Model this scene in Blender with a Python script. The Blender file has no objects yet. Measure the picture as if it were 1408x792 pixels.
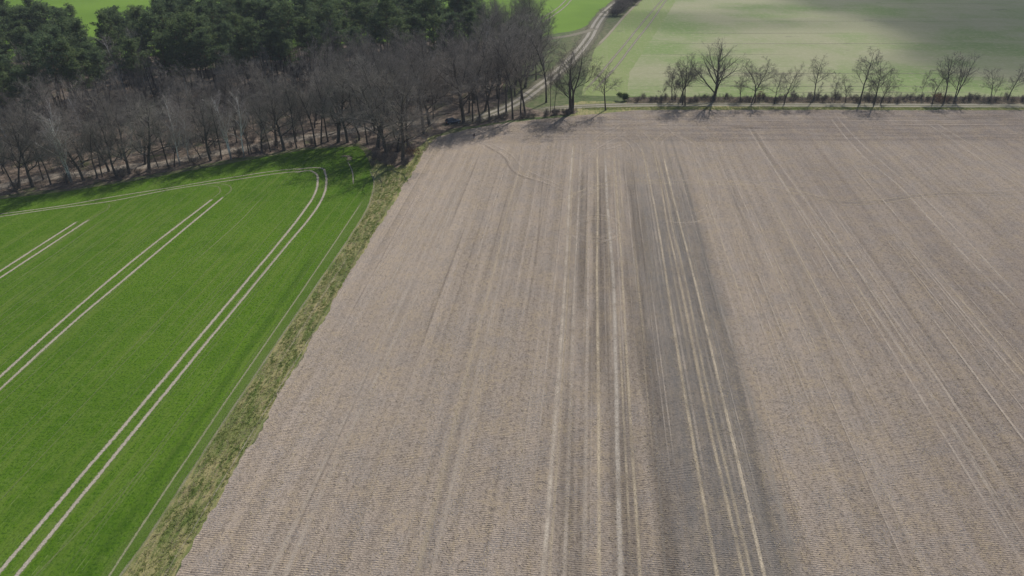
import bpy, bmesh, math, random
import numpy as np
from mathutils import Vector, Matrix, noise as mnoise
from mathutils.geometry import tessellate_polygon

# ------------------------------------------------------------------ camera, world, sun, exposure
scene = bpy.context.scene
COL = scene.collection
H_CAM = 62.0; FPX = 976.0; PITCH = math.radians(30.5)
SP, CP = math.sin(PITCH), math.cos(PITCH)
cam_data = bpy.data.cameras.new('camera')
cam_data.sensor_width = 36; cam_data.lens = FPX / 1408 * 36
cam_data.clip_start = 0.5; cam_data.clip_end = 20000
cam = bpy.data.objects.new('camera', cam_data); COL.objects.link(cam)
cam.location = (0, 0, H_CAM); cam.rotation_euler = (math.pi / 2 - PITCH, 0, 0)
scene.camera = cam

SUN_EL = math.radians(42); SUN_AZ = math.radians(29)      # azimuth clockwise from +Y
world = bpy.data.worlds.new('World'); scene.world = world; world.use_nodes = True
wn = world.node_tree.nodes; wl = world.node_tree.links
sky = wn.new('ShaderNodeTexSky'); sky.sky_type = 'NISHITA'; sky.sun_disc = False
sky.sun_elevation = SUN_EL; sky.sun_rotation = SUN_AZ
bgn = wn['Background']; bgn.inputs['Strength'].default_value = 0.075
wl.new(sky.outputs[0], bgn.inputs['Color'])
sun_d = bpy.data.lights.new('sun', 'SUN'); sun_d.energy = 3.7; sun_d.angle = math.radians(0.53)
sun_d.color = (1.0, 0.95, 0.88)
sun = bpy.data.objects.new('sun', sun_d); COL.objects.link(sun)
SUNV = Vector((math.sin(SUN_AZ) * math.cos(SUN_EL), math.cos(SUN_AZ) * math.cos(SUN_EL), math.sin(SUN_EL)))
sun.rotation_euler = SUNV.to_track_quat('Z', 'Y').to_euler()
sun.location = (0, 0, 200)
scene.view_settings.view_transform = 'Standard'; scene.view_settings.look = 'None'
scene.view_settings.exposure = 0.0; scene.view_settings.gamma = 1
scene.view_settings.use_curve_mapping = False
scene.cycles.max_bounces = 4; scene.cycles.diffuse_bounces = 2; scene.cycles.glossy_bounces = 1
scene.cycles.transparent_max_bounces = 24; scene.cycles.volume_bounces = 0
scene.cycles.transmission_bounces = 2

random.seed(7); rng = np.random.default_rng(7)

def G(px, py):
    """ground point seen at photo pixel (1408 x 792)"""
    v = (py - 396) / FPX
    Z = H_CAM / (SP + v * CP)
    return ((px - 704) / FPX * Z, Z * (CP - v * SP))
def height_for(Y, py_top):
    v = (py_top - 396) / FPX
    return H_CAM - Y * (SP + v * CP) / (CP - v * SP)
HD = math.radians(5.85)                                  # driving direction of the fields
DIRX, DIRY = math.sin(HD), math.cos(HD)

# ------------------------------------------------------------------ node helpers
class NT:
    def __init__(s, name):
        s.m = bpy.data.materials.new(name); s.m.use_nodes = True
        s.n = s.m.node_tree.nodes; s.l = s.m.node_tree.links
        s.b = s.n['Principled BSDF']; s.out = s.n['Material Output']
        s.b.inputs['Roughness'].default_value = 0.9
        s.b.inputs['Specular IOR Level'].default_value = 0.15
        s.geo = s.n.new('ShaderNodeNewGeometry').outputs['Position']
    def put(s, sock, v):
        if isinstance(v, (int, float)): sock.default_value = v
        elif isinstance(v, tuple): sock.default_value = v if len(v) == 4 or sock.type == 'VECTOR' else (*v, 1)
        else: s.l.new(v, sock)
    def rot(s, ang=HD, scale=(1, 1, 1), vec=None):
        a = s.n.new('ShaderNodeMapping'); a.vector_type = 'POINT'
        s.put(a.inputs['Vector'], vec or s.geo); a.inputs['Rotation'].default_value = (0, 0, ang)
        b = s.n.new('ShaderNodeVectorMath'); b.operation = 'MULTIPLY'
        s.l.new(a.outputs[0], b.inputs[0]); b.inputs[1].default_value = scale
        return b.outputs[0]
    def noise(s, scale, detail=3, rough=0.55, vec=None, dist=0.0):
        a = s.n.new('ShaderNodeTexNoise'); s.put(a.inputs['Vector'], vec or s.geo)
        a.inputs['Scale'].default_value = scale; a.inputs['Detail'].default_value = detail
        a.inputs['Roughness'].default_value = rough; a.inputs['Distortion'].default_value = dist
        return a.outputs['Fac']
    def ramp(s, fac, lo, hi, a=0.0, b=1.0):
        r = s.n.new('ShaderNodeMapRange'); r.interpolation_type = 'SMOOTHSTEP'
        s.put(r.inputs['Value'], fac); r.inputs['From Min'].default_value = lo; r.inputs['From Max'].default_value = hi
        r.inputs['To Min'].default_value = a; r.inputs['To Max'].default_value = b
        return r.outputs[0]
    def mix(s, fac, a, b):
        m = s.n.new('ShaderNodeMix'); m.data_type = 'RGBA'
        s.put(m.inputs[0], fac); s.put(m.inputs[6], a); s.put(m.inputs[7], b); return m.outputs[2]
    def math(s, op, a, b=0.0, c=None):
        m = s.n.new('ShaderNodeMath'); m.operation = op; s.put(m.inputs[0], a); s.put(m.inputs[1], b)
        if c is not None: s.put(m.inputs[2], c)
        return m.outputs[0]
    def sep(s, vec):
        m = s.n.new('ShaderNodeSeparateXYZ'); s.l.new(vec, m.inputs[0]); return m.outputs
    def mul(s, col, fac):
        m = s.n.new('ShaderNodeVectorMath'); m.operation = 'SCALE'; s.put(m.inputs[0], col)
        s.put(m.inputs['Scale'], fac); return m.outputs[0]
    def bump(s, h, strength=0.5, dist=0.1):
        b = s.n.new('ShaderNodeBump'); b.inputs['Strength'].default_value = strength
        b.inputs['Distance'].default_value = dist; s.l.new(h, b.inputs['Height'])
        s.l.new(b.outputs[0], s.b.inputs['Normal'])
    def color(s, c): s.put(s.b.inputs['Base Color'], c)
    def alpha(s, a): s.put(s.b.inputs['Alpha'], a)
    def attr(s, name):
        a = s.n.new('ShaderNodeAttribute'); a.attribute_name = name; return a

# ------------------------------------------------------------------ ground materials
def mat_brown_field():
    t = NT('cultivated_soil')
    u = t.rot(HD, (1.0, 1.0, 1.0))
    streak = t.noise(1.0, 4, 0.6, t.rot(HD, (0.85, 0.012, 1)))
    fines = t.noise(1.0, 3, 0.6, t.rot(HD, (4.5, 0.25, 1)))
    big = t.noise(0.035, 3, 0.5)
    clod = t.noise(5.0, 4, 0.7)
    clod2 = t.noise(1.0, 3, 0.7, t.rot(HD, (3.2, 6.5, 1)))
    col = t.mix(t.ramp(streak, 0.36, 0.64), (0.322, 0.262, 0.209), (0.420, 0.345, 0.280))
    col = t.mix(t.ramp(big, 0.35, 0.65), col, t.mul(col, 1.10))
    # damp band between drilling passes, edges wandering, plus its fainter neighbour
    x = t.sep(u)[0]
    wob = t.math('MULTIPLY', t.math('SUBTRACT', t.noise(0.05, 3, 0.6), 0.5), 5.0)
    xw = t.math('ADD', x, wob)
    def band(a0, a1, b0, b1):
        return t.math('MULTIPLY', t.ramp(xw, a0, a1), t.ramp(xw, b0, b1, 1.0, 0.0))
    mottle = t.noise(1.0, 4, 0.7, t.rot(HD, (0.9, 0.25, 1)))
    damp = t.math('MULTIPLY', band(DB[0] - 4.5, DB[0] + 3.5, DB[1] - 1.6, DB[1] + 1.2), t.ramp(streak, 0.38, 0.55, 0.62, 1.0))
    y = t.sep(u)[1]
    damp = t.math('MULTIPLY', damp, t.ramp(t.math('ADD', y, t.math('MULTIPLY', t.noise(0.5, 3, .6, t.rot(HD, (1.5, .1, 1))), 60.0)), 150, 222, 1.0, 0.0))
    damp = t.math('MULTIPLY', damp, t.ramp(mottle, 0.35, 0.55, 0.7, 1.0))
    damp2 = t.math('MULTIPLY', band(-3.5, 2.5, DB[0] - 1, DB[0] + 3), t.ramp(y, 100, 175, 0.85, 0.75))
    damp2 = t.math('MULTIPLY', damp2, t.ramp(t.noise(0.05, 2, .5, t.rot(HD, (6.0, 0.5, 1))), 0.38, 0.58))
    damp2 = t.math('MULTIPLY', damp2, t.ramp(y, 150, 178, 1.0, 0.0))
    # headland darker, dragged crosswise
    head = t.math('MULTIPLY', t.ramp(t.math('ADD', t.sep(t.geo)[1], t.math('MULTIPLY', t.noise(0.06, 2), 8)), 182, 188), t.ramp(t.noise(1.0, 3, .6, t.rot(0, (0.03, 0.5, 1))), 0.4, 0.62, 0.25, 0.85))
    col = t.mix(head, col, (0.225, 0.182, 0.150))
    col = t.mix(t.ramp(fines, 0.45, 0.8, 0, 0.45), col, (0.40, 0.335, 0.27))
    mid = t.noise(1.0, 4, 0.75, t.rot(HD, (1.7, 1.3, 1)))
    col = t.mix(t.ramp(clod2, 0.34, 0.50, 0.9, 0.0), col, t.mul(col, 0.38))
    col = t.mix(t.ramp(clod2, 0.53, 0.66, 0.0, 0.65), col, (0.50, 0.42, 0.335))
    col = t.mix(t.ramp(mid, 0.36, 0.50, 0.75, 0.0), col, t.mul(col, 0.60))
    col = t.mix(t.ramp(mid, 0.52, 0.66, 0.0, 0.45), col, (0.45, 0.375, 0.30))
    tone = t.noise(1.0, 3, 0.6, t.rot(HD + 0.7, (0.28, 0.22, 1)))
    col = t.mix(t.math('MULTIPLY', t.ramp(tone, 0.5, 0.62), t.ramp(mid, 0.45, 0.55)), col, t.mix(0.35, col, (0.44, 0.34, 0.21)))
    col = t.mix(t.math('MULTIPLY', t.ramp(tone, 0.5, 0.40), t.ramp(clod, 0.5, 0.6)), col, t.mix(0.5, col, (0.20, 0.21, 0.235)))
    # straw chips, thicker in some rows
    chip = t.noise(1.0, 2, 0.6, t.rot(HD, (7.0, 3.0, 1)))
    rows = t.ramp(t.noise(1.0, 2, 0.5, t.rot(HD + 0.002, (0.55, 0.02, 1))), 0.45, 0.62, 0.0, 0.07)
    chip = t.ramp(t.math('ADD', chip, rows), 0.66, 0.71)
    col = t.mix(t.math('MULTIPLY', chip, 0.75), col, (0.55, 0.445, 0.27))
    # grey weathered residue flecks
    chip2 = t.ramp(t.noise(1.0, 2, 0.5, t.rot(HD + 1, (5.0, 5.0, 1))), 0.68, 0.72)
    col = t.mix(t.math('MULTIPLY', chip2, 0.5), col, (0.25, 0.26, 0.28))
    col = t.mix(t.math('MULTIPLY', damp, 0.85), col, t.mix(0.45, t.mul(col, 0.52), (0.155, 0.162, 0.165)))
    col = t.mix(damp2, col, t.mul(col, 0.6))
    right = t.math('MULTIPLY', t.ramp(xw, DB[1] - 2, DB[1] + 35, 0.0, 1.0), t.ramp(t.noise(1.0, 3, .6, t.rot(HD, (0.12, 0.015, 1))), 0.35, 0.65, 0.45, 1.0))
    col = t.mix(t.math('MULTIPLY', right, 0.8), col, t.mul(t.mix(0.08, col, (0.3, 0.2, 0.22)), 0.78))
    left = t.math('MULTIPLY', t.ramp(xw, -34, -8, 1.0, 0.0), t.ramp(y, 60, 150, 0.5, 1.0))
    col = t.mix(t.math('MULTIPLY', left, 0.55), col, t.mix(0.3, t.mul(col, 1.28), (0.52, 0.42, 0.32)))
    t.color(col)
    # roller ridges lie across the driving direction
    ridge = t.n.new('ShaderNodeTexWave'); ridge.wave_type = 'BANDS'; ridge.bands_direction = 'Y'
    t.l.new(u, ridge.inputs['Vector']); ridge.inputs['Scale'].default_value = 1.15
    ridge.inputs['Distortion'].default_value = 2.2; ridge.inputs['Detail'].default_value = 2; ridge.inputs['Detail Scale'].default_value = 1.4
    h = t.math('ADD', t.math('MULTIPLY', ridge.outputs['Fac'], t.ramp(t.noise(0.3, 3, .6), 0.35, 0.6, 0.05, 0.34)), t.math('MULTIPLY', clod2, 1.0))
    h = t.math('ADD', h, t.math('MULTIPLY', clod, 0.8))
    t.bump(h, 0.9, 0.14)
    return t.m

def mat_cereal():
    t = NT('young_cereal')
    big = t.noise(0.03, 3, 0.5)
    fine = t.noise(3.0, 4, 0.7)
    row = t.noise(1.0, 2, 0.6, t.rot(HD, (4.0, 0.10, 1)))
    patch = t.noise(0.35, 3, 0.6)
    col = t.mix(t.ramp(big, 0.35, 0.65), (0.082, 0.170, 0.011), (0.110, 0.210, 0.015))
    col = t.mix(t.ramp(patch, 0.35, 0.7, 0, 0.5), col, (0.135, 0.215, 0.030))
    col = t.mix(t.ramp(fine, 0.36, 0.54, 0.85, 0.0), col, (0.034, 0.086, 0.008))
    t.b.inputs['Specular IOR Level'].default_value = 0.03
    col = t.mix(t.math('MULTIPLY', t.ramp(t.noise(1.0, 3, .6, t.rot(HD, (0.8, 0.03, 1))), 0.5, 0.66), 0.4), col, (0.165, 0.225, 0.045))
    col = t.mix(t.ramp(t.noise(0.12, 4, .65), 0.5, 0.7, 0, 0.45), col, (0.050, 0.120, 0.008))
    col = t.mix(t.ramp(t.noise(0.9, 4, .75), 0.5, 0.68, 0, 0.5), col, (0.150, 0.225, 0.045))
    gap = t.math('MULTIPLY', t.ramp(row, 0.60, 0.72), t.ramp(t.noise(0.6, 3, .7), 0.42, 0.62))
    col = t.mix(t.math('MULTIPLY', gap, 0.35), col, (0.30, 0.34, 0.15))
    bare = t.math('MULTIPLY', t.ramp(fine, 0.64, 0.74), t.ramp(t.noise(0.15, 2), 0.45, 0.6))
    col = t.mix(t.math('MULTIPLY', bare, 0.55), col, (0.28, 0.27, 0.15))
    t.color(col); t.bump(t.math('ADD', fine, row), 0.7, 0.12)
    return t.m

def mat_far_cereal():
    t = NT('far_cereal')
    col = t.mix(t.ramp(t.noise(0.02, 3), 0.35, 0.65), (0.135, 0.245, 0.014), (0.175, 0.300, 0.024))
    col = t.mix(t.ramp(t.noise(1.5, 3), 0.4, 0.7, 0, 0.3), col, (0.07, 0.16, 0.02))
    t.color(col); return t.m

def mat_pale_field(name, ang, a, b, c):
    t = NT(name)
    big = t.noise(0.022, 4, 0.55)
    rows = t.noise(1.0, 3, 0.6, t.rot(ang, (0.9, 0.008, 1)))
    rows2 = t.noise(1.0, 2, 0.6, t.rot(ang, (0.16, 0.004, 1)))
    if ang > 1: big = t.math('ADD', big, t.ramp(t.sep(t.geo)[1], 236, 262, 0.0, 0.10))
    col = t.mix(t.ramp(t.math('ADD', t.math('MULTIPLY', rows2, 0.15), t.math('MULTIPLY', big, 0.85)), 0.42, 0.66), a, b)
    col = t.mix(t.ramp(rows, 0.5, 0.70, 0.0, 0.22), col, c)
    col = t.mix(t.ramp(t.noise(0.5, 4, .7), 0.48, 0.66, 0, 0.4), col, c)
    col = t.mix(t.ramp(t.noise(1.2, 4, 0.7), 0.3, 0.7, 0.25, 0.0), col, t.mul(col, 0.6))
    smear = t.math('MULTIPLY', t.ramp(t.noise(1, 3, .6, t.rot(0.1, (0.05, 0.13, 1))), 0.66, 0.72), 0.45)
    col = t.mix(smear, col, (0.12, 0.125, 0.085))
    t.color(col); t.bump(t.noise(2.0, 3), 0.4, 0.1)
    return t.m

def mat_verge(name, greener=0.0):
    t = NT(name)
    p = t.noise(1.0, 4, 0.65, t.rot(HD, (1.7, 0.28, 1))); f = t.noise(3.5, 4, 0.8)
    g = t.noise(0.12, 3)
    col = t.mix(t.ramp(p, 0.36 + greener, 0.62 + greener), (0.140, 0.185, 0.046), (0.370, 0.325, 0.150))
    col = t.mix(t.ramp(f, 0.55, 0.7, 0, 0.6), col, (0.33, 0.30, 0.19))
    col = t.mix(t.ramp(f, 0.28, 0.42, 0.7, 0), col, (0.055, 0.075, 0.024))
    col = t.mix(t.ramp(g, 0.45, 0.65, 0, 0.5), col, (0.125, 0.180, 0.040))
    t.color(col); t.bump(t.math('ADD', f, p), 0.8, 0.15)
    return t.m

def mat_litter():
    t = NT('leaf_litter')
    p = t.noise(0.16, 4, 0.6); f = t.noise(2.2, 4, 0.75); q = t.noise(0.45, 4, 0.7)
    col = t.mix(t.ramp(f, 0.35, 0.65), (0.135, 0.102, 0.078), (0.300, 0.232, 0.180))
    col = t.mix(t.ramp(q, 0.42, 0.56, 0.6, 0), col, (0.060, 0.052, 0.038))
    col = t.mix(t.ramp(p, 0.56, 0.66, 0, 0.7), col, (0.095, 0.115, 0.040))
    col = t.mix(t.ramp(q, 0.60, 0.68, 0, 0.6), col, (0.42, 0.34, 0.27))
    t.color(col); t.bump(t.math('ADD', f, q), 0.8, 0.25)
    return t.m

def mat_ground():
    t = NT('open_land')
    p = t.noise(0.6, 4, 0.7); f = t.noise(3.5, 3, 0.7); g = t.noise(0.012, 3)
    col = t.mix(t.ramp(p, 0.38, 0.62), (0.085, 0.110, 0.040), (0.185, 0.175, 0.095))
    col = t.mix(t.ramp(f, 0.55, 0.7, 0, 0.4), col, (0.27, 0.24, 0.165))
    col = t.mix(t.ramp(g, 0.45, 0.55, 0, 0.5), col, (0.085, 0.15, 0.035))
    t.color(col); t.bump(t.math('ADD', f, p), 0.6, 0.15)
    return t.m

def mat_strip(name, rough_break=0.5):
    """track mark: attribute 'tint' rgb + alpha strength, UV.x runs across for worn edges"""
    t = NT(name)
    at = t.attr('tint'); uv = t.n.new('ShaderNodeUVMap').outputs[0]
    x = t.sep(uv)[0]
    edge = t.math('ABSOLUTE', t.math('SUBTRACT', x, 0.5))
    n1 = t.noise(2.2, 3, 0.7); n2 = t.noise(0.22, 2, 0.6)
    e = t.math('ADD', edge, t.math('MULTIPLY', t.math('SUBTRACT', n1, 0.5), 0.85))
    a = t.ramp(e, 0.16, 0.52, 1.0, 0.0)
    a = t.math('MULTIPLY', a, t.ramp(n1, 0.28, 0.58, 1 - rough_break, 1.0))
    a = t.math('MULTIPLY', a, t.ramp(n2, 0.30, 0.62, 1 - rough_break * 0.9, 1.0))
    a = t.math('MULTIPLY', a, at.outputs['Alpha'])
    c = t.mix(t.ramp(t.noise(6.0, 3, 0.7), 0.35, 0.65), t.mul(at.outputs['Color'], 0.72), t.mul(at.outputs['Color'], 1.15))
    t.color(c); t.alpha(a); t.bump(t.noise(5.0, 3), 0.5, 0.06)
    return t.m

def mat_dirt_road():
    t = NT('sandy_track')
    at = t.attr('tint'); uv = t.n.new('ShaderNodeUVMap').outputs[0]; x = t.sep(uv)[0]
    n1 = t.noise(0.9, 4, 0.7)
    e = t.math('ADD', t.math('ABSOLUTE', t.math('SUBTRACT', x, 0.5)), t.math('MULTIPLY', t.math('SUBTRACT', n1, 0.5), 0.4))
    a = t.math('MULTIPLY', t.ramp(e, 0.26, 0.46, 1.0, 0.0), at.outputs['Alpha'])
    c = t.mix(t.ramp(t.noise(3.0, 4, 0.75), 0.3, 0.7), t.mul(at.outputs['Color'], 0.78), t.mul(at.outputs['Color'], 1.15))
    t.color(c); t.alpha(a); t.bump(t.noise(3.0, 3), 0.5, 0.08)
    return t.m

def simple(name, a, b=None, scale=6.0, rough=0.85, spec=0.15, metal=0.0, stretch=None, bump=0.0, bscale=None):
    t = NT(name)
    t.b.inputs['Roughness'].default_value = rough; t.b.inputs['Specular IOR Level'].default_value = spec
    t.b.inputs['Metallic'].default_value = metal
    tc = t.n.new('ShaderNodeTexCoord').outputs['Object']
    n = t.noise(scale, 3, 0.6, t.rot(0, stretch, tc) if stretch else tc)
    t.color(t.mix(t.ramp(n, 0.35, 0.65), a, b or a))
    if bump: t.bump(n, bump, 0.03)
    return t.m

def translucent(m, f):
    n, l = m.node_tree.nodes, m.node_tree.links; b = n['Principled BSDF']; tr = n.new('ShaderNodeBsdfTranslucent'); mx = n.new('ShaderNodeMixShader')
    src = b.inputs['Base Color'].links[0].from_socket; l.new(src, tr.inputs['Color']); mx.inputs[0].default_value = f
    l.new(b.outputs[0], mx.inputs[1]); l.new(tr.outputs[0], mx.inputs[2]); l.new(mx.outputs[0], n['Material Output'].inputs['Surface'])
def uacross(px, py):
    X, Y = G(px, py); return X * math.cos(HD) - Y * math.sin(HD)
# damp band limits in the driving-direction frame (averaged over several rows of the photo)
DB = (np.mean([uacross(866, 215), uacross(880, 350), uacross(908, 573), uacross(935, 780)]),
      np.mean([uacross(938, 215), uacross(975, 350), uacross(1040, 573), uacross(1100, 780)]))

M = dict(
    brown=mat_brown_field(), cereal=mat_cereal(), far_cereal=mat_far_cereal(), verge=mat_verge('rough_grass'),
    roadverge=mat_verge('road_side_grass', -0.03), litter=mat_litter(), ground=mat_ground(),
    paleA=mat_pale_field('drilled_field', HD, (0.230, 0.305, 0.092), (0.275, 0.325, 0.120), (0.40, 0.38, 0.25)),
    paleB=mat_pale_field('sparse_field', math.pi / 2, (0.205, 0.295, 0.085), (0.350, 0.355, 0.200), (0.47, 0.43, 0.30)),
    strip=mat_strip('track_mark', 0.62), bold=mat_strip('bare_wheeling', 0.12), road=mat_dirt_road(),
)
def bark_mat(name, a, b, scale=1.5):
    return simple(name, a, b, scale, 0.9, 0.1, stretch=(3, 3, 0.6), bump=0.5)
M['bark'] = bark_mat('grey_brown_bark', (0.055, 0.047, 0.040), (0.105, 0.092, 0.080))
M['bark_oak'] = bark_mat('furrowed_bark', (0.060, 0.052, 0.043), (0.125, 0.110, 0.092))
M['twig'] = simple('bare_twigs', (0.270, 0.240, 0.202), (0.400, 0.360, 0.310), 0.5)
M['twig_dark'] = simple('dark_twigs', (0.150, 0.130, 0.112), (0.220, 0.195, 0.170), 0.5)
M['twig_birch'] = simple('reddish_birch_twigs', (0.30, 0.26, 0.235), (0.42, 0.375, 0.34), 0.5)
M['hedge_twig'] = simple('hedge_twigs', (0.22, 0.185, 0.16), (0.34, 0.29, 0.25), 0.5)
def birch_mat():
    t = NT('birch_bark'); tc = t.n.new('ShaderNodeTexCoord').outputs['Object']
    n = t.noise(1.0, 3, 0.7, t.rot(0, (1.5, 1.5, 4.5), tc)); z = t.sep(tc)[2]
    c = t.mix(t.ramp(n, 0.56, 0.64), (0.78, 0.76, 0.72), (0.14, 0.12, 0.11))
    c = t.mix(t.ramp(z, 1.0, 3.0, 0.85, 0.0), c, (0.08, 0.07, 0.06))
    t.color(c); return t.m
M['birch'] = birch_mat()
def pine_bark():
    t = NT('pine_bark'); tc = t.n.new('ShaderNodeTexCoord').outputs['Object']; z = t.sep(tc)[2]
    n = t.noise(1.0, 3, 0.7, t.rot(0, (3, 3, .8), tc))
    lo = t.mix(t.ramp(n, .4, .6), (0.060, 0.048, 0.040), (0.115, 0.090, 0.075))
    hi = t.mix(t.ramp(n, .4, .6), (0.17, 0.095, 0.055), (0.25, 0.15, 0.09))
    t.color(t.mix(t.ramp(z, 9, 16), lo, hi)); return t.m
M['pine_bark'] = pine_bark()
def needle_mat():
    t = NT('pine_needles'); tc = t.n.new('ShaderNodeTexCoord').outputs['Object']
    oi = t.n.new('ShaderNodeObjectInfo').outputs['Random']
    n = t.noise(0.7, 3, 0.6, tc)
    c = t.mix(t.ramp(n, 0.35, 0.65), (0.078, 0.126, 0.048), (0.200, 0.255, 0.100))
    c = t.mix(t.math('MULTIPLY', oi, 0.45), c, (0.105, 0.160, 0.105))
    t.color(c); return t.m
M['needles'] = needle_mat()
M['grassblade'] = simple('grass_blades', (0.170, 0.240, 0.055), (0.32, 0.35, 0.11), 0.4)
M['dryblade'] = simple('dry_grass_blades', (0.40, 0.35, 0.22), (0.58, 0.51, 0.34), 0.4)
M['brown_leaf'] = simple('withered_leaves', (0.13, 0.080, 0.050), (0.20, 0.125, 0.080), 0.8)
M['ivy'] = simple('evergreen_leaves', (0.030, 0.055, 0.020), (0.06, 0.095, 0.03), 0.8)
for q in ('twig', 'twig_dark', 'hedge_twig'):               # tree to tree differences in bark and bud colour
    mm = M[q]; n_, l_ = mm.node_tree.nodes, mm.node_tree.links; b_ = n_['Principled BSDF']; sc = b_.inputs['Base Color'].links[0].from_socket
    oi = n_.new('ShaderNodeObjectInfo'); mr = n_.new('ShaderNodeMapRange'); mr.inputs['To Min'].default_value = .55; mr.inputs['To Max'].default_value = 1.15
    l_.new(oi.outputs['Random'], mr.inputs['Value']); vm = n_.new('ShaderNodeVectorMath'); vm.operation = 'SCALE'; l_.new(sc, vm.inputs[0]); l_.new(mr.outputs[0], vm.inputs['Scale']); l_.new(vm.outputs[0], b_.inputs['Base Color'])
for q in ('needles', 'grassblade', 'dryblade', 'brown_leaf', 'ivy'): translucent(M[q], 0.42)
M['deadwood'] = simple('weathered_wood', (0.20, 0.165, 0.125), (0.34, 0.29, 0.23), 1.2, stretch=(1, 1, 4))

# ------------------------------------------------------------------ mesh helpers
def link_mesh(name, verts, faces, mat, parent=None, smooth=False):
    me = bpy.data.meshes.new(name); me.from_pydata(verts, [], faces); me.update()
    if mat is not None: me.materials.append(mat)
    if smooth: me.polygons.foreach_set('use_smooth', [True] * len(me.polygons))
    o = bpy.data.objects.new(name, me); COL.objects.link(o)
    if parent is not None: o.parent = parent
    return o
def tri_mesh(name, V, mat, parent=None):
    """V: (n,3,3) loose triangles"""
    n = len(V); me = bpy.data.meshes.new(name)
    me.vertices.add(n * 3); me.vertices.foreach_set('co', V.reshape(-1).astype(np.float32))
    me.loops.add(n * 3); me.loops.foreach_set('vertex_index', np.arange(n * 3, dtype=np.int32))
    me.polygons.add(n); me.polygons.foreach_set('loop_start', np.arange(0, n * 3, 3, dtype=np.int32))
    me.polygons.foreach_set('loop_total', np.full(n, 3, dtype=np.int32))
    me.update(calc_edges=True); me.validate(); me.materials.append(mat)
    o = bpy.data.objects.new(name, me); COL.objects.link(o)
    if parent is not None: o.parent = parent
    return o
def structure(o, label=None): o['kind'] = 'structure'; return o
def tag(o, label, cat, group=None, kind=None):
    o['label'] = label; o['category'] = cat
    if group: o['group'] = group
    if kind: o['kind'] = kind
    return o
def thing(name, loc, rz=0.0):
    o = bpy.data.objects.new(name, None); COL.objects.link(o)
    o.empty_display_size = 0.5; o.location = loc; o.rotation_euler = (0, 0, rz); return o

def densify(pts, step, jitter=0.0, seed=0.0):
    out = []
    n = len(pts)
    for i in range(n):
        a = Vector((*pts[i], 0)); b = Vector((*pts[(i + 1) % n], 0)); L = (b - a).length
        k = max(1, min(400, int(L / step)))
        nrm = Vector((-(b - a).y, (b - a).x, 0)).normalized() if L > 0 else Vector()
        for j in range(k):
            p = a.lerp(b, j / k)
            if jitter: p = p + nrm * (jitter * (mnoise.noise(Vector((p.x * .9, p.y * .9, seed))) + 1.2 * mnoise.noise(Vector((p.x * .15, p.y * .15, seed + 9)))))
            out.append((p.x, p.y))
    return out
def sheet(name, px_pts, z, mat, jitter=0.0, step=1.0, raw=False):
    pts = px_pts if raw else [G(*p) for p in px_pts]
    if jitter: pts = densify(pts, step, jitter, z * 91)
    vs = [Vector((x, y, z)) for x, y in pts]
    tris = tessellate_polygon([vs])
    o = link_mesh(name, [tuple(v) for v in vs], [tuple(t) for t in tris], mat)
    bm = bmesh.new(); bm.from_mesh(o.data)
    for f in bm.faces:
        if f.normal.z < 0: f.normal_flip()
    bm.to_mesh(o.data); bm.free()
    return structure(o)

def catmull(pts, step=2.0):
    P = [Vector((*p, 0)) for p in pts]
    if len(P) < 3:
        a, b = P; k = max(2, int((b - a).length / step)); return [a.lerp(b, i / k) for i in range(k + 1)]
    n = len(P); Ls = [max((P[i + 1] - P[i]).length, 1e-3) for i in range(n - 1)]; T = []
    for i in range(n):
        if i == 0: T.append((P[1] - P[0]) / Ls[0])
        elif i == n - 1: T.append((P[-1] - P[-2]) / Ls[-1])
        else: T.append(((P[i] - P[i - 1]) / Ls[i - 1] * Ls[i] + (P[i + 1] - P[i]) / Ls[i] * Ls[i - 1]) / (Ls[i - 1] + Ls[i]))
    out = []
    for i in range(n - 1):
        L = Ls[i]; k = max(2, int(L / step))
        for j in range(k):
            t = j / k; t2 = t * t; t3 = t2 * t
            out.append(P[i] * (2 * t3 - 3 * t2 + 1) + T[i] * L * (t3 - 2 * t2 + t) + P[i + 1] * (3 * t2 - 2 * t3) + T[i + 1] * L * (t3 - t2))
    out.append(P[-1]); return out

class Strips:
    def __init__(s, z0): s.v = []; s.f = []; s.uv = []; s.c = []; s.z = z0; s.k = 0
    def add(s, pts, width, tint, strength, px=True, fade=0.12, off=0.0, step=2.0):
        if px: pts = [G(*p) for p in pts]
        C = catmull(pts, step); n = len(C); z = s.z + 0.0006 * s.k; s.k += 1
        b = len(s.v)
        for i, p in enumerate(C):
            d = (C[min(i + 1, n - 1)] - C[max(i - 1, 0)]).normalized(); nr = Vector((d.y, -d.x, 0))
            w = width * 0.75 * (1 + 0.12 * mnoise.noise(Vector((p.x * .3, p.y * .3, s.k))))
            sh = off + 0.12 * width * mnoise.noise(Vector((p.x * .12, p.y * .12, s.k + 5)))
            t = i / (n - 1); a = strength * min(1, t / fade if fade else 1, (1 - t) / fade if fade else 1)
            for q, u in ((-1, 0.0), (1, 1.0)):
                pp = p + nr * (w * q + sh); s.v.append((pp.x, pp.y, z)); s.uv.append((u, t)); s.c.append((*tint, a))
        for i in range(n - 1):
            s.f.append((b + 2 * i, b + 2 * i + 1, b + 2 * i + 3, b + 2 * i + 2))
    def build(s, name, mat):
        o = link_mesh(name, s.v, s.f, mat); me = o.data
        uvl = me.uv_layers.new(name='UVMap'); ca = me.color_attributes.new('tint', 'FLOAT_COLOR', 'POINT')
        for l in me.loops: uvl.data[l.index].uv = s.uv[l.vertex_index]
        ca.data.foreach_set('color', np.array(s.c, dtype=np.float32).reshape(-1))
        return structure(o)

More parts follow.
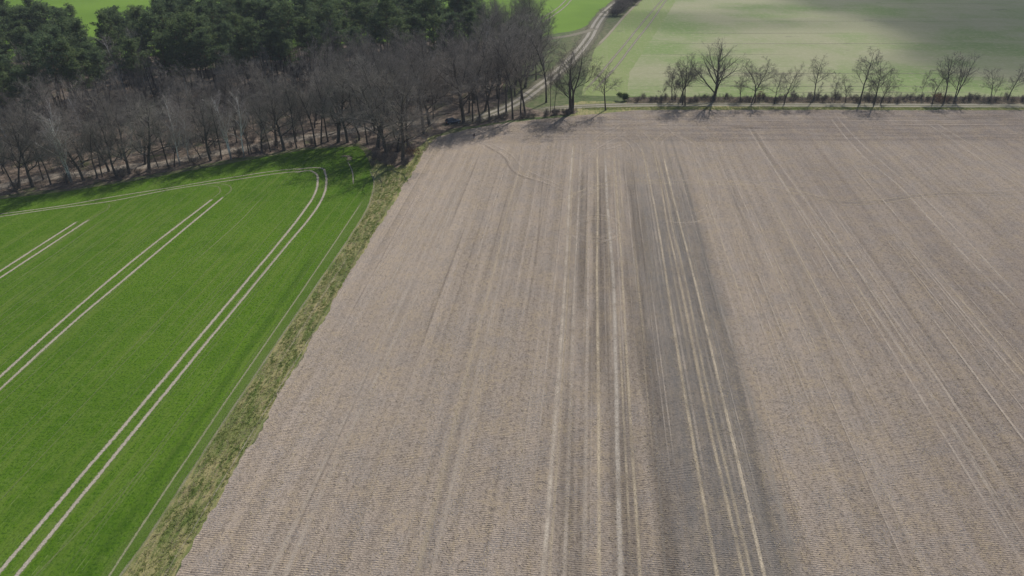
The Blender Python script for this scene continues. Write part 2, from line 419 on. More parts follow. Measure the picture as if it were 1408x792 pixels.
# ------------------------------------------------------------------ ground, fields
R = 6000
sheet('ground', [(-R, -R), (R, -R), (R, R), (-R, R)], 0.0, M['ground'], raw=True)
def W(x, y): return (x, y)
def sheetw(name, pts, z, mat, jitter=0, step=1.0): return sheet(name, pts, z, mat, jitter, step, raw=True)

# distant bright cereal field behind the wood
g = G
sheetw('far_green_field', [(-520, g(0, 92)[1]), g(0, 90), g(180, 84), g(330, 68), g(560, 58), g(700, 56), g(740, 52), g(768, 45), g(785, 43.5), g(800, 39), g(815, 29), g(828, 15), g(840, 2), (g(850, -8)[0], g(850, -8)[1]), (120, 560), (130, 760), (-520, 760)], 0.008, M['far_cereal'], 0.5, 4)
# pale drilled fields, upper right
dl = g(812, 68)
sheetw('drilled_field', [g(800, 131), g(806, 105), g(818, 66), g(838, 44), g(858, 22), g(884, -4), (110, 760), (170, 760), g(936, -4), g(909, 40), g(869, 100), g(866, 133)], 0.008, M['paleA'], 0.3, 3)
sheetw('sparse_field', [g(862, 133.5), g(865.3, 100), g(905.3, 40), g(932.3, -4), (172, 760), (1400, 760), (1400, g(1408, 133)[1]), g(1408, 133), g(1100, 133.5)], 0.012, M['paleB'], 0.3, 3)
# brown cultivated field
brown_top = [(239, 792), (351, 600), (479, 380), (563, 243), (588, 200), (603, 188), (640, 178), (680, 171), (720, 166), (780, 160), (830, 156), (870, 152), (950, 151), (1100, 151), (1408, 151.5)]
bp = [g(*p) for p in brown_top]
d0 = Vector((bp[0][0] - bp[1][0], bp[0][1] - bp[1][1])).normalized()
bp = [(bp[0][0] + d0.x * 160, bp[0][1] + d0.y * 160)] + bp + [(900, g(1408, 151.5)[1]), (900, bp[0][1] + d0.y * 160)]
brown = sheetw('cultivated_field', bp, 0.010, M['brown'], 0.5, 0.6)
# bright cereal field, left
st = [(165, 792), (200, 743), (224, 707), (256, 658), (294, 600), (443, 380), (476, 332), (506, 284), (514, 250), (509, 226), (500, 207), (492, 201), (420, 206), (330, 222), (200, 246), (100, 262), (0, 274)]
gp = [g(*p) for p in st]
d1 = Vector((gp[0][0] - gp[1][0], gp[0][1] - gp[1][1])).normalized()
gp = [(gp[0][0] + d1.x * 160, gp[0][1] + d1.y * 160)] + gp + [(-600, g(0, 274)[1] + 10), (-600, gp[0][1] + d1.y * 160)]
sheetw('cereal_field', gp, 0.010, M['cereal'], 0.12, 0.9)
# rough grass between the two fields
vp = [(gp[0][0] - 1, gp[0][1])] + [(x - 0.3, y) for x, y in gp[1:11]] + [g(520, 200), g(560, 190), g(600, 178), g(612, 182), g(603, 190), g(590, 201), g(565, 243), g(481, 380), g(353, 600), g(241, 792), (bp[0][0] + 1, bp[0][1])]
sheetw('grass_verge', vp, 0.006, M['verge'], 0.2, 1)
# floor of the wood
wood_floor = [(-500, g(0, 270)[1] + 8), g(0, 270), g(100, 258), g(200, 242), g(330, 218), g(420, 203), g(492, 198), g(510, 208), g(520, 222), g(545, 232), g(566, 222), g(572, 206), g(590, 190), g(620, 178), g(660, 172), g(700, 166), g(745, 160), g(780, 158), g(796, 154), g(770, 152), g(735, 150), g(700, 140), g(690, 118), g(716, 92), g(735, 70), g(742, 54), g(700, 55), g(560, 57), g(330, 66), g(180, 80), g(0, 86), (-500, g(0, 90)[1])]
sheetw('forest_floor', wood_floor, 0.014, M['litter'], 0.9, 2)
# grass strips beside the field road
sheetw('road_verge', [g(740, 152), g(800, 139), g(1000, 141), (900, g(1408, 141)[1]), (900, g(1408, 151)[1]), g(1408, 151.2), g(1000, 151), g(870, 152), g(830, 156), g(790, 159)], 0.006, M['roadverge'], 0.3, 2)
M['hedgefloor'] = mat_litter(); M['hedgefloor'].name = 'hedge_floor_litter'
sheetw('hedge_bank', [g(862, 134), g(862, 142), g(1000, 142.4), g(1408, 143), (900, g(1408, 143)[1]), (900, g(1408, 133.2)[1]), g(1408, 133.2), g(1100, 134)], 0.018, M['hedgefloor'], 0.4, 2)

# sandy tracks
rd = Strips(0.024)
SAND = (0.40, 0.365, 0.30)
main = [(890, -38), (868, -14), (853, 0), (832, 17), (820, 33), (811, 50), (796, 70), (778, 89), (757, 107), (735, 124), (712, 140), (690, 151), (665, 160), (640, 167), (618, 171)]
rd.add(main, 6.5, (0.21, 0.195, 0.13), 0.8, fade=0.02)
rd.add(main, 1.3, SAND, 0.95, off=-1.2, fade=0.04); rd.add(main, 1.3, SAND, 0.95, off=1.2, fade=0.04)
cross = [(735, 153), (760, 149), (790, 147), (850, 144.7), (950, 143.6), (1100, 144.2), (1408, 146), (1700, 148)]
rd.add(cross, 4.0, (0.25, 0.24, 0.16), 0.7, fade=0.02)
rd.add(cross, 0.9, (0.45, 0.41, 0.33), 0.75, off=-1.15, fade=0.05); rd.add(cross, 0.9, (0.45, 0.41, 0.33), 0.75, off=1.15, fade=0.05)
rd.add([(700, 58), (765, 52), (800, 45), (822, 38)], 3.5, (0.33, 0.30, 0.22), 0.7, fade=0.1)
fp = [(-60, 268), (0, 257), (27, 250), (68, 243), (127, 238), (170, 230), (218, 226), (264, 217), (309, 209), (350, 202), (384, 195), (440, 186), (500, 178), (560, 170), (618, 166)]
rd.add(fp, 3.6, (0.36, 0.31, 0.25), 0.85, fade=0.05)
rd.add([(884, -3), (858, 23), (838, 46), (818, 67)], 1.2, (0.42, 0.37, 0.27), 0.8, fade=0.1)
rd.build('dirt_track', M['road'])

# wheelings in the cereal
cs = Strips(0.016)
SOIL = (0.50, 0.44, 0.35)
def cs_add(p, w=0.48, s=1.0, fade=0.004, tint=SOIL): cs.add(p, w * 0.72, tint, s, fade=fade, step=1.0)
def ext(p, k=80):
    """prolong a pixel polyline's end beyond the frame"""
    a, b = Vector((*g(*p[-2]), 0)), Vector((*g(*p[-1]), 0)); d = (b - a).normalized()
    return [g(*q) for q in p] + [tuple((b + d * k)[:2])]
def cs_ext(p, w=0.48, s=1.0, fade=0.004, tint=SOIL): cs.add(ext(p), w * 0.72, tint, s, px=False, fade=fade, step=1.0)
cs_ext([(404, 238), (426, 234.5), (432, 237), (436.6, 252), (431, 270), (417, 291), (385, 332), (344.5, 380), (250, 492), (0, 785.6)], 0.62)
cs_ext([(404, 234), (430, 230.5), (443, 231.5), (447, 238), (448.6, 254.5), (442, 275), (424, 302), (397, 334), (359, 380), (267, 492), (22.7, 792)], 0.62)
cs_ext([(293, 273), (182, 359), (91, 436), (0, 518)], 0.6); cs_ext([(308, 270), (182, 375), (91, 452), (0, 535.5)], 0.6)
cs_ext([(107, 304), (0, 373)], 0.6); cs_ext([(124, 301), (0, 382)], 0.6)
cs_ext([(430, 231), (409, 232), (318, 244), (241, 257), (159, 270), (91, 282), (0, 294.5)], 0.5, 0.75)
cs_ext([(426, 234.5), (391, 237.5), (318, 248), (227, 262), (150, 277), (82, 286), (0, 298)], 0.5, 0.75)
FNT = (0.30, 0.33, 0.15)
cs_add([(308, 270), (318, 261), (315, 255), (291, 252)], 0.5, 0.55, 0.1, FNT); cs_add([(293, 273), (303, 263), (300, 257), (280, 255)], 0.5, 0.5, 0.1, FNT)
cs_add([(124, 301), (150, 285), (150, 280)], 0.5, 0.4, 0.1, FNT)
cs_add([(374, 260), (355, 278), (336, 298), (250, 375)], 0.25, 0.7, 0.25, FNT); cs_add([(148, 298), (60, 360), (0, 400)], 0.25, 0.6, 0.2, FNT)
cs_ext([(280, 570), (150, 690), (60, 780)], 0.2, 0.45, 0.2, FNT); cs_add([(50, 313), (0, 345)], 0.2, 0.4, 0.2, FNT)
cs_ext([(498, 277), (486, 295), (431, 377), (278, 600), (200, 716), (150, 792)], 0.34, 0.85, 0.02, (0.36, 0.36, 0.21))
LG = Strips(0.0125); E = [(505, 262), (498, 284), (465, 333), (433, 381), (284, 601), (245, 659), (214, 708), (185, 744), (152, 792)]
LG.add(ext(E), 2.0, (0.17, 0.26, 0.050), 0.6, px=False, fade=.02); LG.add(ext([(a - 18 - (b - 262) * .03, b) for a, b in E[2:]]), 1.2, (0.058, 0.15, 0.01), 0.3, px=False, fade=.05)
STONY = ext([(508, 232), (514, 250), (506, 284), (476, 333), (443, 381), (294, 601), (256, 659), (224, 708), (200, 744), (165, 792)])
for k in range(60):                                        # thin drill misses parallel to the wheelings
    u0 = uacross(300, 600) - 0.8 - k * .95 - random.random() * .5; y0 = random.uniform(30, 110); L = random.uniform(25, 90)
    pts = [(u0 * math.cos(HD) + t * math.sin(HD), -u0 * math.sin(HD) + t * math.cos(HD)) for t in (y0, y0 + L)]
    cs.add(pts, 0.14, (0.27, 0.31, 0.13), random.uniform(0.25, 0.5), px=False, fade=0.3)
cs_add([(468, 215), (478, 215), (480, 222)], 1.6, 0.8, 0.1, (0.34, 0.28, 0.21)); cs_add([(478, 222), (484, 235), (486, 254)], 0.35, 0.8, 0.1)
cs_ext([(424, 232), (452, 231), (500, 223)], 0.3, 0.0)
cs.add([(736, 33), (745, 26), (768, 10), (782, -4)], 0.8, (0.40, 0.36, 0.27), 0.9, fade=0.1); cs.add([(742, 36), (752, 28), (775, 11), (790, -5)], 0.8, (0.40, 0.36, 0.27), 0.9, fade=0.1)
P1 = [(798, 131), (815, 113), (835, 90), (860, 60), (882, 33), (912, -2), (930, -22)]; P2 = [(812, 131), (828, 113), (847, 92), (870, 62), (893, 33), (918, -2), (936, -22)]
cs.add(P1, 0.85, (0.36, 0.32, 0.25), 0.85, fade=0.08); cs.add(P2, 0.85, (0.36, 0.32, 0.25), 0.85, fade=0.08)
for yy, x0, x1, s in ((127, 1000, 1380, .5), (118.5, 860, 1408, .55), (101, 870, 1408, .5), (60, 890, 1300, .6), (45.5, 905, 1180, .65), (29, 915, 1408, .35), (75, 880, 1100, .3), (5, 1200, 1408, .4)):
    cs.add([(x0, yy), ((x0 + x1) / 2, yy + .3), (x1, yy)], 0.7, (0.34, 0.31, 0.23), s, fade=0.25, step=6)
cs.build('wheel_track', M['bold'])

# wheelings, straw rows, turning circles and painted cloud shade in the brown field
bs = Strips(0.016); bs.add(STONY, .32, (0.40, 0.37, 0.25), .7, px=False, fade=.01, step=1.0)
LT = (0.64, 0.55, 0.45); ST = (0.68, 0.57, 0.41); DK = (0.20, 0.165, 0.14); GR = (0.42, 0.375, 0.32)
def b_add(p, w, s, tint=LT, fade=0.05, ex=False):
    if ex: bs.add(ext(p, 60), w, tint, s, px=False, fade=fade)
    else: bs.add(p, w, tint, s, fade=fade)
L = b_add
L([(649, 201), (631, 242), (605, 300), (582.5, 349.5), (502, 520), (391, 750), (370, 792)], .55, .55, ex=True); L([(663, 195), (644, 236), (618, 296), (599, 349.5), (517, 520), (410, 750), (392, 792)], .55, .55, ex=True)
L([(612, 205), (590, 255), (548, 330), (470, 470)], .4, .3, fade=.2); L([(627, 200), (603, 255), (562, 330), (485, 470)], .4, .3, fade=.2)
L([(720, 198), (717, 222), (700, 281), (686, 345), (640, 520), (580, 760)], .5, .4, ST, ex=True); L([(733, 200), (727, 235), (710, 283), (697, 345), (655, 520), (600, 760)], .5, .5, ex=True)
L([(716, 240), (703, 281), (692, 320)], .6, .5, (0.46, .39, .31), .2); L([(712, 199), (716, 215), (716, 228)], .4, .45, LT, .2)
L([(735, 198), (730, 215), (720, 240)], .4, .35); L([(752, 205), (745, 260), (738, 345), (712, 500)], .35, .3, DK, .2)
L([(788.5, 191), (784, 251), (779, 349.5), (766, 545), (746, 792)], .5, .85, (0.66, .57, .46), ex=True)
L([(790, 191), (786.5, 251), (783, 349.5), (772, 545), (755, 792)], .3, .5, ST, ex=True)
L([(799, 189), (796, 270), (792, 349.5), (784, 573), (776, 792)], .45, .6, ex=True)
L([(809, 215), (809, 349), (806, 573), (803, 792)], .5, .5, ex=True)
L([(821, 204), (822, 287), (821, 349.5), (823, 573), (824, 792)], .4, .75, ST, .03, ex=True)
L([(831.5, 206), (838, 319.5), (841, 350), (848, 573), (853, 792)], .55, .8, (0.62, .55, .46), ex=True)
L([(844, 206), (852, 319.5), (854, 350), (866.5, 573), (880, 792)], .38, .65, ST, ex=True)
L([(862, 192), (868, 235), (878, 330), (900, 573), (915, 792)], .3, .3, GR, ex=True)
L([(870, 186), (879, 242), (888, 300), (914, 500), (940, 700)], .4, .45, GR, .15)
L([(881, 197), (891.6, 244), (903, 300), (911, 350), (942, 545), (986, 792)], .38, .7, (0.68, .57, .41), ex=True)
L([(897, 201.5), (909, 253), (919.5, 319.5), (927, 350), (972.5, 573), (1023, 792)], .36, .6, ST, ex=True)
L([(900, 201.5), (914, 253), (926, 319.5), (934, 350), (981.5, 573), (1034, 792)], .35, .5, ST, ex=True)
L([(910, 204), (921.6, 255), (938, 319.5), (946, 350), (1000, 573), (1051, 792)], .38, .8, (0.72, .61, .45), ex=True)
L([(912, 186.5), (930, 257), (945, 319.5), (957, 365), (1010, 573), (1062, 792)], .4, .5, GR, ex=True)
L([(921.6, 186.5), (943, 257), (961, 319.5), (967, 350), (1039.5, 573), (1098, 792)], .5, .5, GR, ex=True)
for p in ([(900, 190), (920, 260), (950, 380), (1000, 620)], [(1002, 450), (1040, 640), (1075, 792)], [(800, 230), (798, 300), (790, 420)], [(925, 200), (950, 280), (985, 420), (1020, 560)]):
    L(p, .8, .22, (0.16, .15, .14), .2)
L([(940, 190), (962, 240), (1008, 350), (1090, 560), (1170, 792)], .3, .35, LT, ex=True); L([(985, 215), (1010, 270), (1060, 370), (1180, 600), (1260, 760)], .3, .35, LT, ex=True)
L([(926, 184), (951.7, 197), (973, 229), (987, 264), (986, 287), (973, 300), (943, 307), (910, 303)], .5, .5)
L([(934.5, 191), (958, 221), (973, 257), (974, 279), (964.5, 291.6), (945, 297)], .45, .4)
L([(765, 283), (780, 272), (801.5, 261.6), (831.5, 252), (866, 249), (986, 250), (1062, 252.6), (1102, 263.5), (1152.5, 276), (1206.6, 275), (1261, 268), (1408, 263)], .32, .6, ST)
L([(790, 283), (801, 270), (823, 259.4), (851, 254), (890, 253), (986, 254), (1055, 257), (1100, 268), (1152.5, 280.5), (1206.6, 280), (1261, 272), (1408, 267)], .32, .6, ST)
L([(1100, 266), (1152.5, 278.5), (1206.6, 277.5), (1261, 270), (1408, 265)], 2.2, .14, DK, .1)
for off in (0, 9):
    L([(1026 + off, 171.5), (1051.5 + off * 1.1, 213), (1080 + off * 1.5, 256), (1109 + off * 1.8, 300), (1190 + off * 2.2, 412), (1295.6 + off * 2.6, 567), (1408 + off * 3, 752)], .45, .6 if off == 0 else .5)
L([(1030, 171), (1060, 217), (1094, 268)], 1.0, .15, DK, .2)
L([(1136, 153), (1149, 171.5), (1188.6, 216.6), (1242.7, 262), (1277, 300), (1408, 434)], .45, .6); L([(1145, 153), (1158, 170), (1206.6, 218), (1260.8, 263.5), (1299, 300), (1408, 415)], .45, .55)
L([(1271.6, 168), (1325.7, 204), (1408, 262)], .4, .5); L([(1285, 168), (1340, 202), (1408, 244)], .4, .5)
L([(1255, 166), (1290, 172), (1300, 180)], .4, .3)
for k in range(150):                                       # weak implement rows all over the field
    x = -42 + k * 0.95 + random.uniform(-.5, .5) if k < 115 else random.uniform(-6, 24); y0 = random.uniform(35, 130); Ln = random.uniform(30, 110)
    pts = [(x * math.cos(HD) + t * math.sin(HD), -x * math.sin(HD) + t * math.cos(HD)) for t in (y0, min(y0 + Ln, 176))]
    tn = random.choice((LT, LT, ST, LT, DK)); bs.add(pts, random.choice((.16, .2, .28, .34)), tn, random.uniform(.2, .6) * (.6 if tn is DK else 1), px=False, fade=0.25, step=4)
L([(660, 196), (667, 199), (693, 214), (714.5, 240), (747, 251), (781, 265)], .35, .36); L([(672, 196), (678, 199), (701.6, 212), (719, 231), (747, 245), (775, 258)], .35, .34)
L([(664, 199), (690, 214), (711, 240), (745, 252)], .3, .5, DK)
def ring(cx, cy, rx, ry, w, s, a0=0, a1=360):
    L([(cx + rx * math.cos(math.radians(a)), cy + ry * math.sin(math.radians(a))) for a in range(a0, a1 + 1, 20)], w * 1.2, s * .5, LT, .05)
ring(818, 315, 36, 19, .35, .55); ring(820, 315, 26, 12.5, .35, .5); ring(822, 316, 31, 16, .5, .3)
z2 = lambda pts: [(780 + a / 4.66, 150 + b / 4.66) for a, b in pts]
for p in ([(165, 210), (200, 170), (300, 120), (345, 92)], [(180, 220), (215, 180), (320, 130), (355, 100)], [(420, 170), (460, 130), (560, 113), (640, 130), (680, 165), (800, 230)],
          [(330, 180), (400, 230), (432, 290)], [(345, 165), (440, 220), (480, 290)], [(150, 330), (190, 260), (260, 215), (350, 170), (390, 130)], [(135, 340), (160, 280), (230, 235), (360, 215)],
          [(600, 260), (610, 215), (660, 170)], [(550, 240), (560, 205), (600, 175), (620, 150)], [(470, 140), (520, 190), (560, 260)], [(170, 205), (240, 260), (300, 250), (400, 210)],
          [(430, 150), (470, 200), (500, 250)], [(100, 95), (150, 130), (210, 160)], [(300, 50), (440, 30), (560, 20)], [(800, 95), (880, 75), (1000, 65), (1400, 62)], [(400, 95), (560, 80), (900, 78), (1400, 74)], [(250, 110), (330, 98), (560, 100), (700, 110)]):
    L(z2(p), .36, .34, LT, .1)
for yy, x0, x1 in ((166, 1000, 1408), (163, 1090, 1408), (176, 960, 1250), (172, 1180, 1408)): L([(x0, yy), ((x0 + x1) / 2, yy + .4), (x1, yy - .3)], .5, .35, random.choice((LT, DK)), .2)
L([(1000, 174), (1030, 175), (1050, 176)], 2.0, .5, DK, .3); L([(1290, 163), (1350, 161), (1408, 160)], 2.5, .35, DK, .3)  # second strip is cloud shade painted dark onto the right end of the soil
bs.build('wheel_track', M['strip']); LG.build('field_margin', M['strip'])

# ------------------------------------------------------------------ tree builder
class Wood:
    def __init__(s): s.tv = []; s.tf = []; s.cv = []; s.cf = []; s.tri = []
    def tube(s, which, pts, rad, sides):
        v, f = (s.tv, s.tf) if which == 't' else (s.cv, s.cf)
        b = len(v); n = len(pts)
        for i, p in enumerate(pts):
            d = (pts[min(i + 1, n - 1)] - pts[max(i - 1, 0)]).normalized()
            a = d.orthogonal().normalized(); c = d.cross(a)
            for k in range(sides):
                an = 2 * math.pi * k / sides; q = p + (a * math.cos(an) + c * math.sin(an)) * rad[i]; v.append((q.x, q.y, q.z))
        for i in range(n - 1):
            for k in range(sides):
                k2 = (k + 1) % sides; f.append((b + i * sides + k, b + i * sides + k2, b + (i + 1) * sides + k2, b + (i + 1) * sides + k))
        f.append(tuple(b + (n - 1) * sides + k for k in range(sides)))
    def twig(s, p, d, L, w):
        q = p + d * L; a = d.cross(Vector((random.gauss(0, 1), random.gauss(0, 1), random.gauss(0, 1))))
        if a.length < 1e-4: a = Vector((1, 0, 0))
        a = a.normalized() * w
        s.tri.append((p.x - a.x, p.y - a.y, p.z - a.z, p.x + a.x, p.y + a.y, p.z + a.z, q.x, q.y, q.z))

def rv(): return Vector((random.gauss(0, 1), random.gauss(0, 1), random.gauss(0, 1)))
UP = Vector((0, 0, 1))
def grow(w, p, d, L, r, lvl, P, is_trunk=False):
    n = P['segs'][lvl]; pts = [p.copy()]; rad = [r]; ds = [d.copy()]
    for i in range(n):
        d = (d + rv() * P['wig'][lvl] + UP * P['trop'][lvl]).normalized()
        p = p + d * (L / n); pts.append(p.copy()); ds.append(d.copy())
        t = (i + 1) / n; rad.append(max(r * (1 - t * P['taper'][lvl]), 0.012))
    if lvl == 0:
        pts.insert(0, pts[0] - ds[0] * 0.0 + Vector((0, 0, -0.15))); rad.insert(0, r * 1.35); ds.insert(0, ds[0])
        rad[1] = r * 1.12
    w.tube('t' if lvl <= 1 else 'c', pts, rad, (8, 5, 3, 3)[lvl])
    last = lvl == P['depth']
    N = max(2, round(P['n'][lvl] * min(1.15, L / P['Lref'][lvl]))) if lvl else P['n'][0]
    st = P['start'][lvl]
    for k in range(N):
        t = st + (1 - st) * ((k + random.random() * .8) / N); t = min(t, 0.99)
        x = t * (len(pts) - 1); i = int(x); q = pts[i].lerp(pts[i + 1], x - i) if i + 1 < len(pts) else pts[-1]
        dd = ds[i]; rr = rad[i] + (rad[min(i + 1, len(rad) - 1)] - rad[i]) * (x - i)
        perp = dd.orthogonal().normalized(); perp = Matrix.Rotation((k * 2.4 + random.random() * 1.2), 3, dd) @ perp
        ang = math.radians(random.uniform(*P['ang'][lvl])); nd = (dd * math.cos(ang) + perp * math.sin(ang)).normalized()
        rel = (t - st) / (1 - st)
        ln = L * P['ratio'][lvl] * (P['shape'](rel) if lvl == 0 else (1.15 - 0.6 * rel)) * random.uniform(.75, 1.2)
        if last:
            w.twig(q, nd, ln, P['tw']); 
            for _ in range(P['sub']):
                u = random.uniform(.25, .9); w.twig(q + nd * ln * u, (nd + rv() * .45).normalized(), ln * random.uniform(.35, .6), P['tw'] * .75)
        else:
            grow(w, q, nd, max(ln, .3), max(rr * P['rr'][lvl], .018), lvl + 1, P)
BASE = dict(segs=(12, 7, 5, 3), wig=(.05, .12, .16, .2), trop=(.02, .07, .05, .03), taper=(.82, .82, .85, .9), depth=3,
            n=(15, 7, 6, 6), start=(.34, .25, .2, .1), ang=((38, 62), (28, 55), (28, 60), (25, 60)), ratio=(.42, .48, .5, .55),
            rr=(.58, .66, .7, .7), shape=lambda r: 1.05 - .55 * r, tw=.012, sub=2)
def make_tree_meshes(name, seed, h, r, bark, twig, stems=1, spread=0.0, lean=0.0, **kw):
    random.seed(seed); P = dict(BASE); P.update(kw); w = Wood()
    P['Lref'] = [h]
    for q in P['ratio']: P['Lref'].append(P['Lref'][-1] * q)
    P['Lref'][1] *= .8; P['Lref'][2] *= .7; P['Lref'][3] *= .6
    for s in range(stems):
        a = random.random() * 6.28 + s * 6.28 / stems; tilt = spread * random.uniform(.7, 1.2) if stems > 1 else lean
        d = Vector((math.cos(a) * tilt, math.sin(a) * tilt, 1)).normalized()
        p = Vector((math.cos(a), math.sin(a), 0)) * (r * 1.0 if stems > 1 else 0)
        grow(w, p, d, h * random.uniform(.85, 1.0) if stems > 1 else h, r * (random.uniform(.7, 1) if stems > 1 else 1), 0, P)
    tm = bpy.data.meshes.new('trunk'); tm.from_pydata(w.tv, [], w.tf); tm.materials.append(bark); tm.update()
    tm.polygons.foreach_set('use_smooth', [True] * len(tm.polygons))
    nb = len(w.cv); T = np.array(w.tri, dtype=np.float32).reshape(-1, 3)
    v = w.cv + [tuple(q) for q in T.tolist()]; f = w.cf + [(nb + 3 * i, nb + 3 * i + 1, nb + 3 * i + 2) for i in range(len(T) // 3)]
    cm = bpy.data.meshes.new('crown'); cm.from_pydata(v, [], f); cm.materials.append(twig); cm.update()
    top = float(T[:, 2].max()) if len(T) else h
    return dict(name=name, trunk=tm, crown=cm, h=top)

def make_pine_meshes(seed, h, dens=1.0, low=.55):
    random.seed(seed); r_ = np.random.default_rng(seed); w = Wood()
    pts = [Vector((0, 0, -.15))]; n = 12; d = Vector((random.gauss(0, .03), random.gauss(0, .03), 1)).normalized(); p = Vector((0, 0, 0)); pts.append(p.copy())
    for i in range(n): d = (d + rv() * .025 + UP * .03).normalized(); p = p + d * (h * .97 / n); pts.append(p.copy())
    rad = [.24] + [.2 * (1 - .85 * i / n) for i in range(n + 1)]
    w.tube('t', pts, rad, 7)
    clumps = []
    nb = int(26 * dens)
    for k in range(nb):
        t = low + (1 - low) * (k + random.random()) / nb; x = t * (len(pts) - 1); i = min(int(x), len(pts) - 2); q = pts[i].lerp(pts[i + 1], x - i)
        rel = (t - low) / (1 - low); a = k * 2.4 + random.random(); L = h * .175 * (.30 + .75 * math.sin(math.pi * min(1, rel * .88 + .12))) * random.uniform(.45, 1.25)
        el = .15 + .7 * rel + random.gauss(0, .15); dd = Vector((math.cos(a) * math.cos(el), math.sin(a) * math.cos(el), math.sin(el)))
        bp_ = [q]; 
        for j in range(3): dd = (dd + UP * .08 + rv() * .08).normalized(); bp_.append(bp_[-1] + dd * L / 3)
        w.tube('t', bp_, [.05, .04, .03, .015], 3)
        for j in range(1, 4):
            for _ in range(2): clumps.append((bp_[j] + rv() * .28, .42 + .3 * j / 3 * random.uniform(.7, 1.3)))
    clumps.append((pts[-1] + Vector((0, 0, .2)), .6))
    if low > .3:
        for k in range(7):                                # dead stubs below the crown
            t = random.uniform(.25, low); x = t * (len(pts) - 1); i = int(x); q = pts[i]; a = random.random() * 6.28
            w.tube('t', [q, q + Vector((math.cos(a), math.sin(a), .1)) * random.uniform(.6, 1.6)], [.03, .012], 3)
    tr = []
    for c, s in clumps:
        m = int(34 * dens); cc = np.array(c)
        off = r_.normal(0, 1, (m, 3)); off /= np.linalg.norm(off, axis=1)[:, None]; off *= (r_.random((m, 1)) ** .45) * s * 1.25; off[:, 2] *= .62
        ce = cc + off; a = r_.normal(0, 1, (m, 3)); a /= np.linalg.norm(a, axis=1)[:, None]; b = r_.normal(0, 1, (m, 3)); b /= np.linalg.norm(b, axis=1)[:, None]
        b[:, 2] *= .6; sz = r_.uniform(.13, .27, (m, 1))
        tr.append(np.stack([ce - a * sz, ce + a * sz, ce + b * sz * 1.4], 1))
    T = np.concatenate(tr)
    tm = bpy.data.meshes.new('trunk'); tm.from_pydata(w.tv, [], w.tf); tm.materials.append(M['pine_bark']); tm.update()
    co = tri_mesh('crown', T, M['needles']); cm = co.data; bpy.data.objects.remove(co)
    return dict(name='pine_tree', trunk=tm, crown=cm, h=h)

oakP = dict(segs=(10, 8, 6, 4), n=(15, 8, 7, 7), start=(.28, .2, .15, .1), ang=((38, 68), (30, 60), (30, 62), (25, 65)), ratio=(.50, .50, .50, .50), wig=(.07, .15, .2, .22), trop=(.02, .06, .04, .02), tw=.010, sub=3, rr=(.58, .66, .7, .7), shape=lambda r: 1.05 - .45 * r)
slimP = dict(n=(15, 6, 6, 6), start=(.42, .2, .2, .1), ang=((24, 46), (22, 45), (25, 50), (25, 55)), ratio=(.32, .46, .5, .55), trop=(.02, .10, .08, .05), tw=.010, sub=3, shape=lambda r: 1.1 - .6 * r)
birchP = dict(n=(16, 6, 6, 6), start=(.35, .2, .2, .1), ang=((24, 40), (22, 42), (25, 55), (30, 70)), ratio=(.36, .44, .5, .6), trop=(.02, .06, .0, -.08), tw=.011, sub=3, shape=lambda r: 1.1 - .6 * r, rr=(.55, .6, .65, .6))
fanP = dict(n=(17, 9, 7, 6), start=(.20, .15, .12, .1), ang=((26, 50), (22, 42), (25, 50), (25, 55)), ratio=(.62, .42, .48, .5), trop=(.01, .09, .07, .04), wig=(.05, .06, .1, .14), tw=.011, sub=2, rr=(.64, .6, .62, .6), shape=lambda r: 1.05 - .62 * r)
thinP = dict(depth=2, segs=(9, 6, 4, 3), n=(14, 7, 7, 6), start=(.35, .2, .1, .1), ang=((28, 58), (28, 55), (25, 60), (25, 60)), ratio=(.32, .45, .5, .5), wig=(.08, .15, .2, .2), tw=.012, sub=4)
shrubP = dict(depth=2, segs=(6, 5, 3, 3), n=(9, 6, 5, 5), start=(.15, .15, .1, .1), ang=((25, 55), (28, 55), (25, 60), (25, 60)), ratio=(.5, .5, .5, .5), wig=(.12, .18, .2, .2), tw=.011, sub=3)
B, BO, T1, T2, TB = M['bark'], M['bark_oak'], M['twig'], M['twig_dark'], M['twig_birch']
K = {}
K['oak'] = [make_tree_meshes('oak_tree', 11 + i, 23, .52, BO, T1, **oakP) for i in range(3)]
K['slim'] = [make_tree_meshes('bare_tree', 31 + i, 20, .24, B, T1, **slimP) for i in range(4)]
K['mid'] = [make_tree_meshes('bare_tree', 51 + i, 15, .22, B, T1, **{**slimP, 'start': (.25, .2, .2, .1), 'ratio': (.42, .46, .5, .55), 'ang': ((32, 60), (25, 50), (25, 55), (25, 60)), 'wig': (.1, .16, .2, .2)}) for i in range(3)]
K['multi'] = [make_tree_meshes('bare_tree', 71 + i, 20, .26, B, T2, stems=3 + i, spread=.13, **{**slimP, 'start': (.3, .2, .2, .1), 'n': (10, 6, 6, 5), 'ang': ((30, 58), (25, 50), (25, 55), (25, 60)), 'ratio': (.38, .46, .5, .55)}) for i in range(2)]
K['birch'] = [make_tree_meshes('birch_tree', 81 + i, 17, .17, M['birch'], TB, stems=1 + (i == 1), spread=.10, lean=.05, **birchP) for i in range(3)]
K['fan'] = [make_tree_meshes('bare_tree', 94, 21, .42, B, T2, **fanP)]
K['hedge'] = [make_tree_meshes('bare_tree', 101 + i, 13, .17, B, T2, **{**thinP, 'depth': 3, 'n': (13, 8, 6, 5), 'start': ((.42, .3, .36, .28, .32)[i], .2, .15, .1), 'ratio': ((.38, .42, .32, .35, .42)[i], .48, .5, .5), 'tw': .009, 'sub': 2, 'wig': (.06, .13, .18, .2), 'segs': (11, 7, 5, 3)}) for i in range(5)]
K['sapling'] = [make_tree_meshes('bare_sapling', 121 + i, 6, .045, B, T1, **thinP) for i in range(3)]
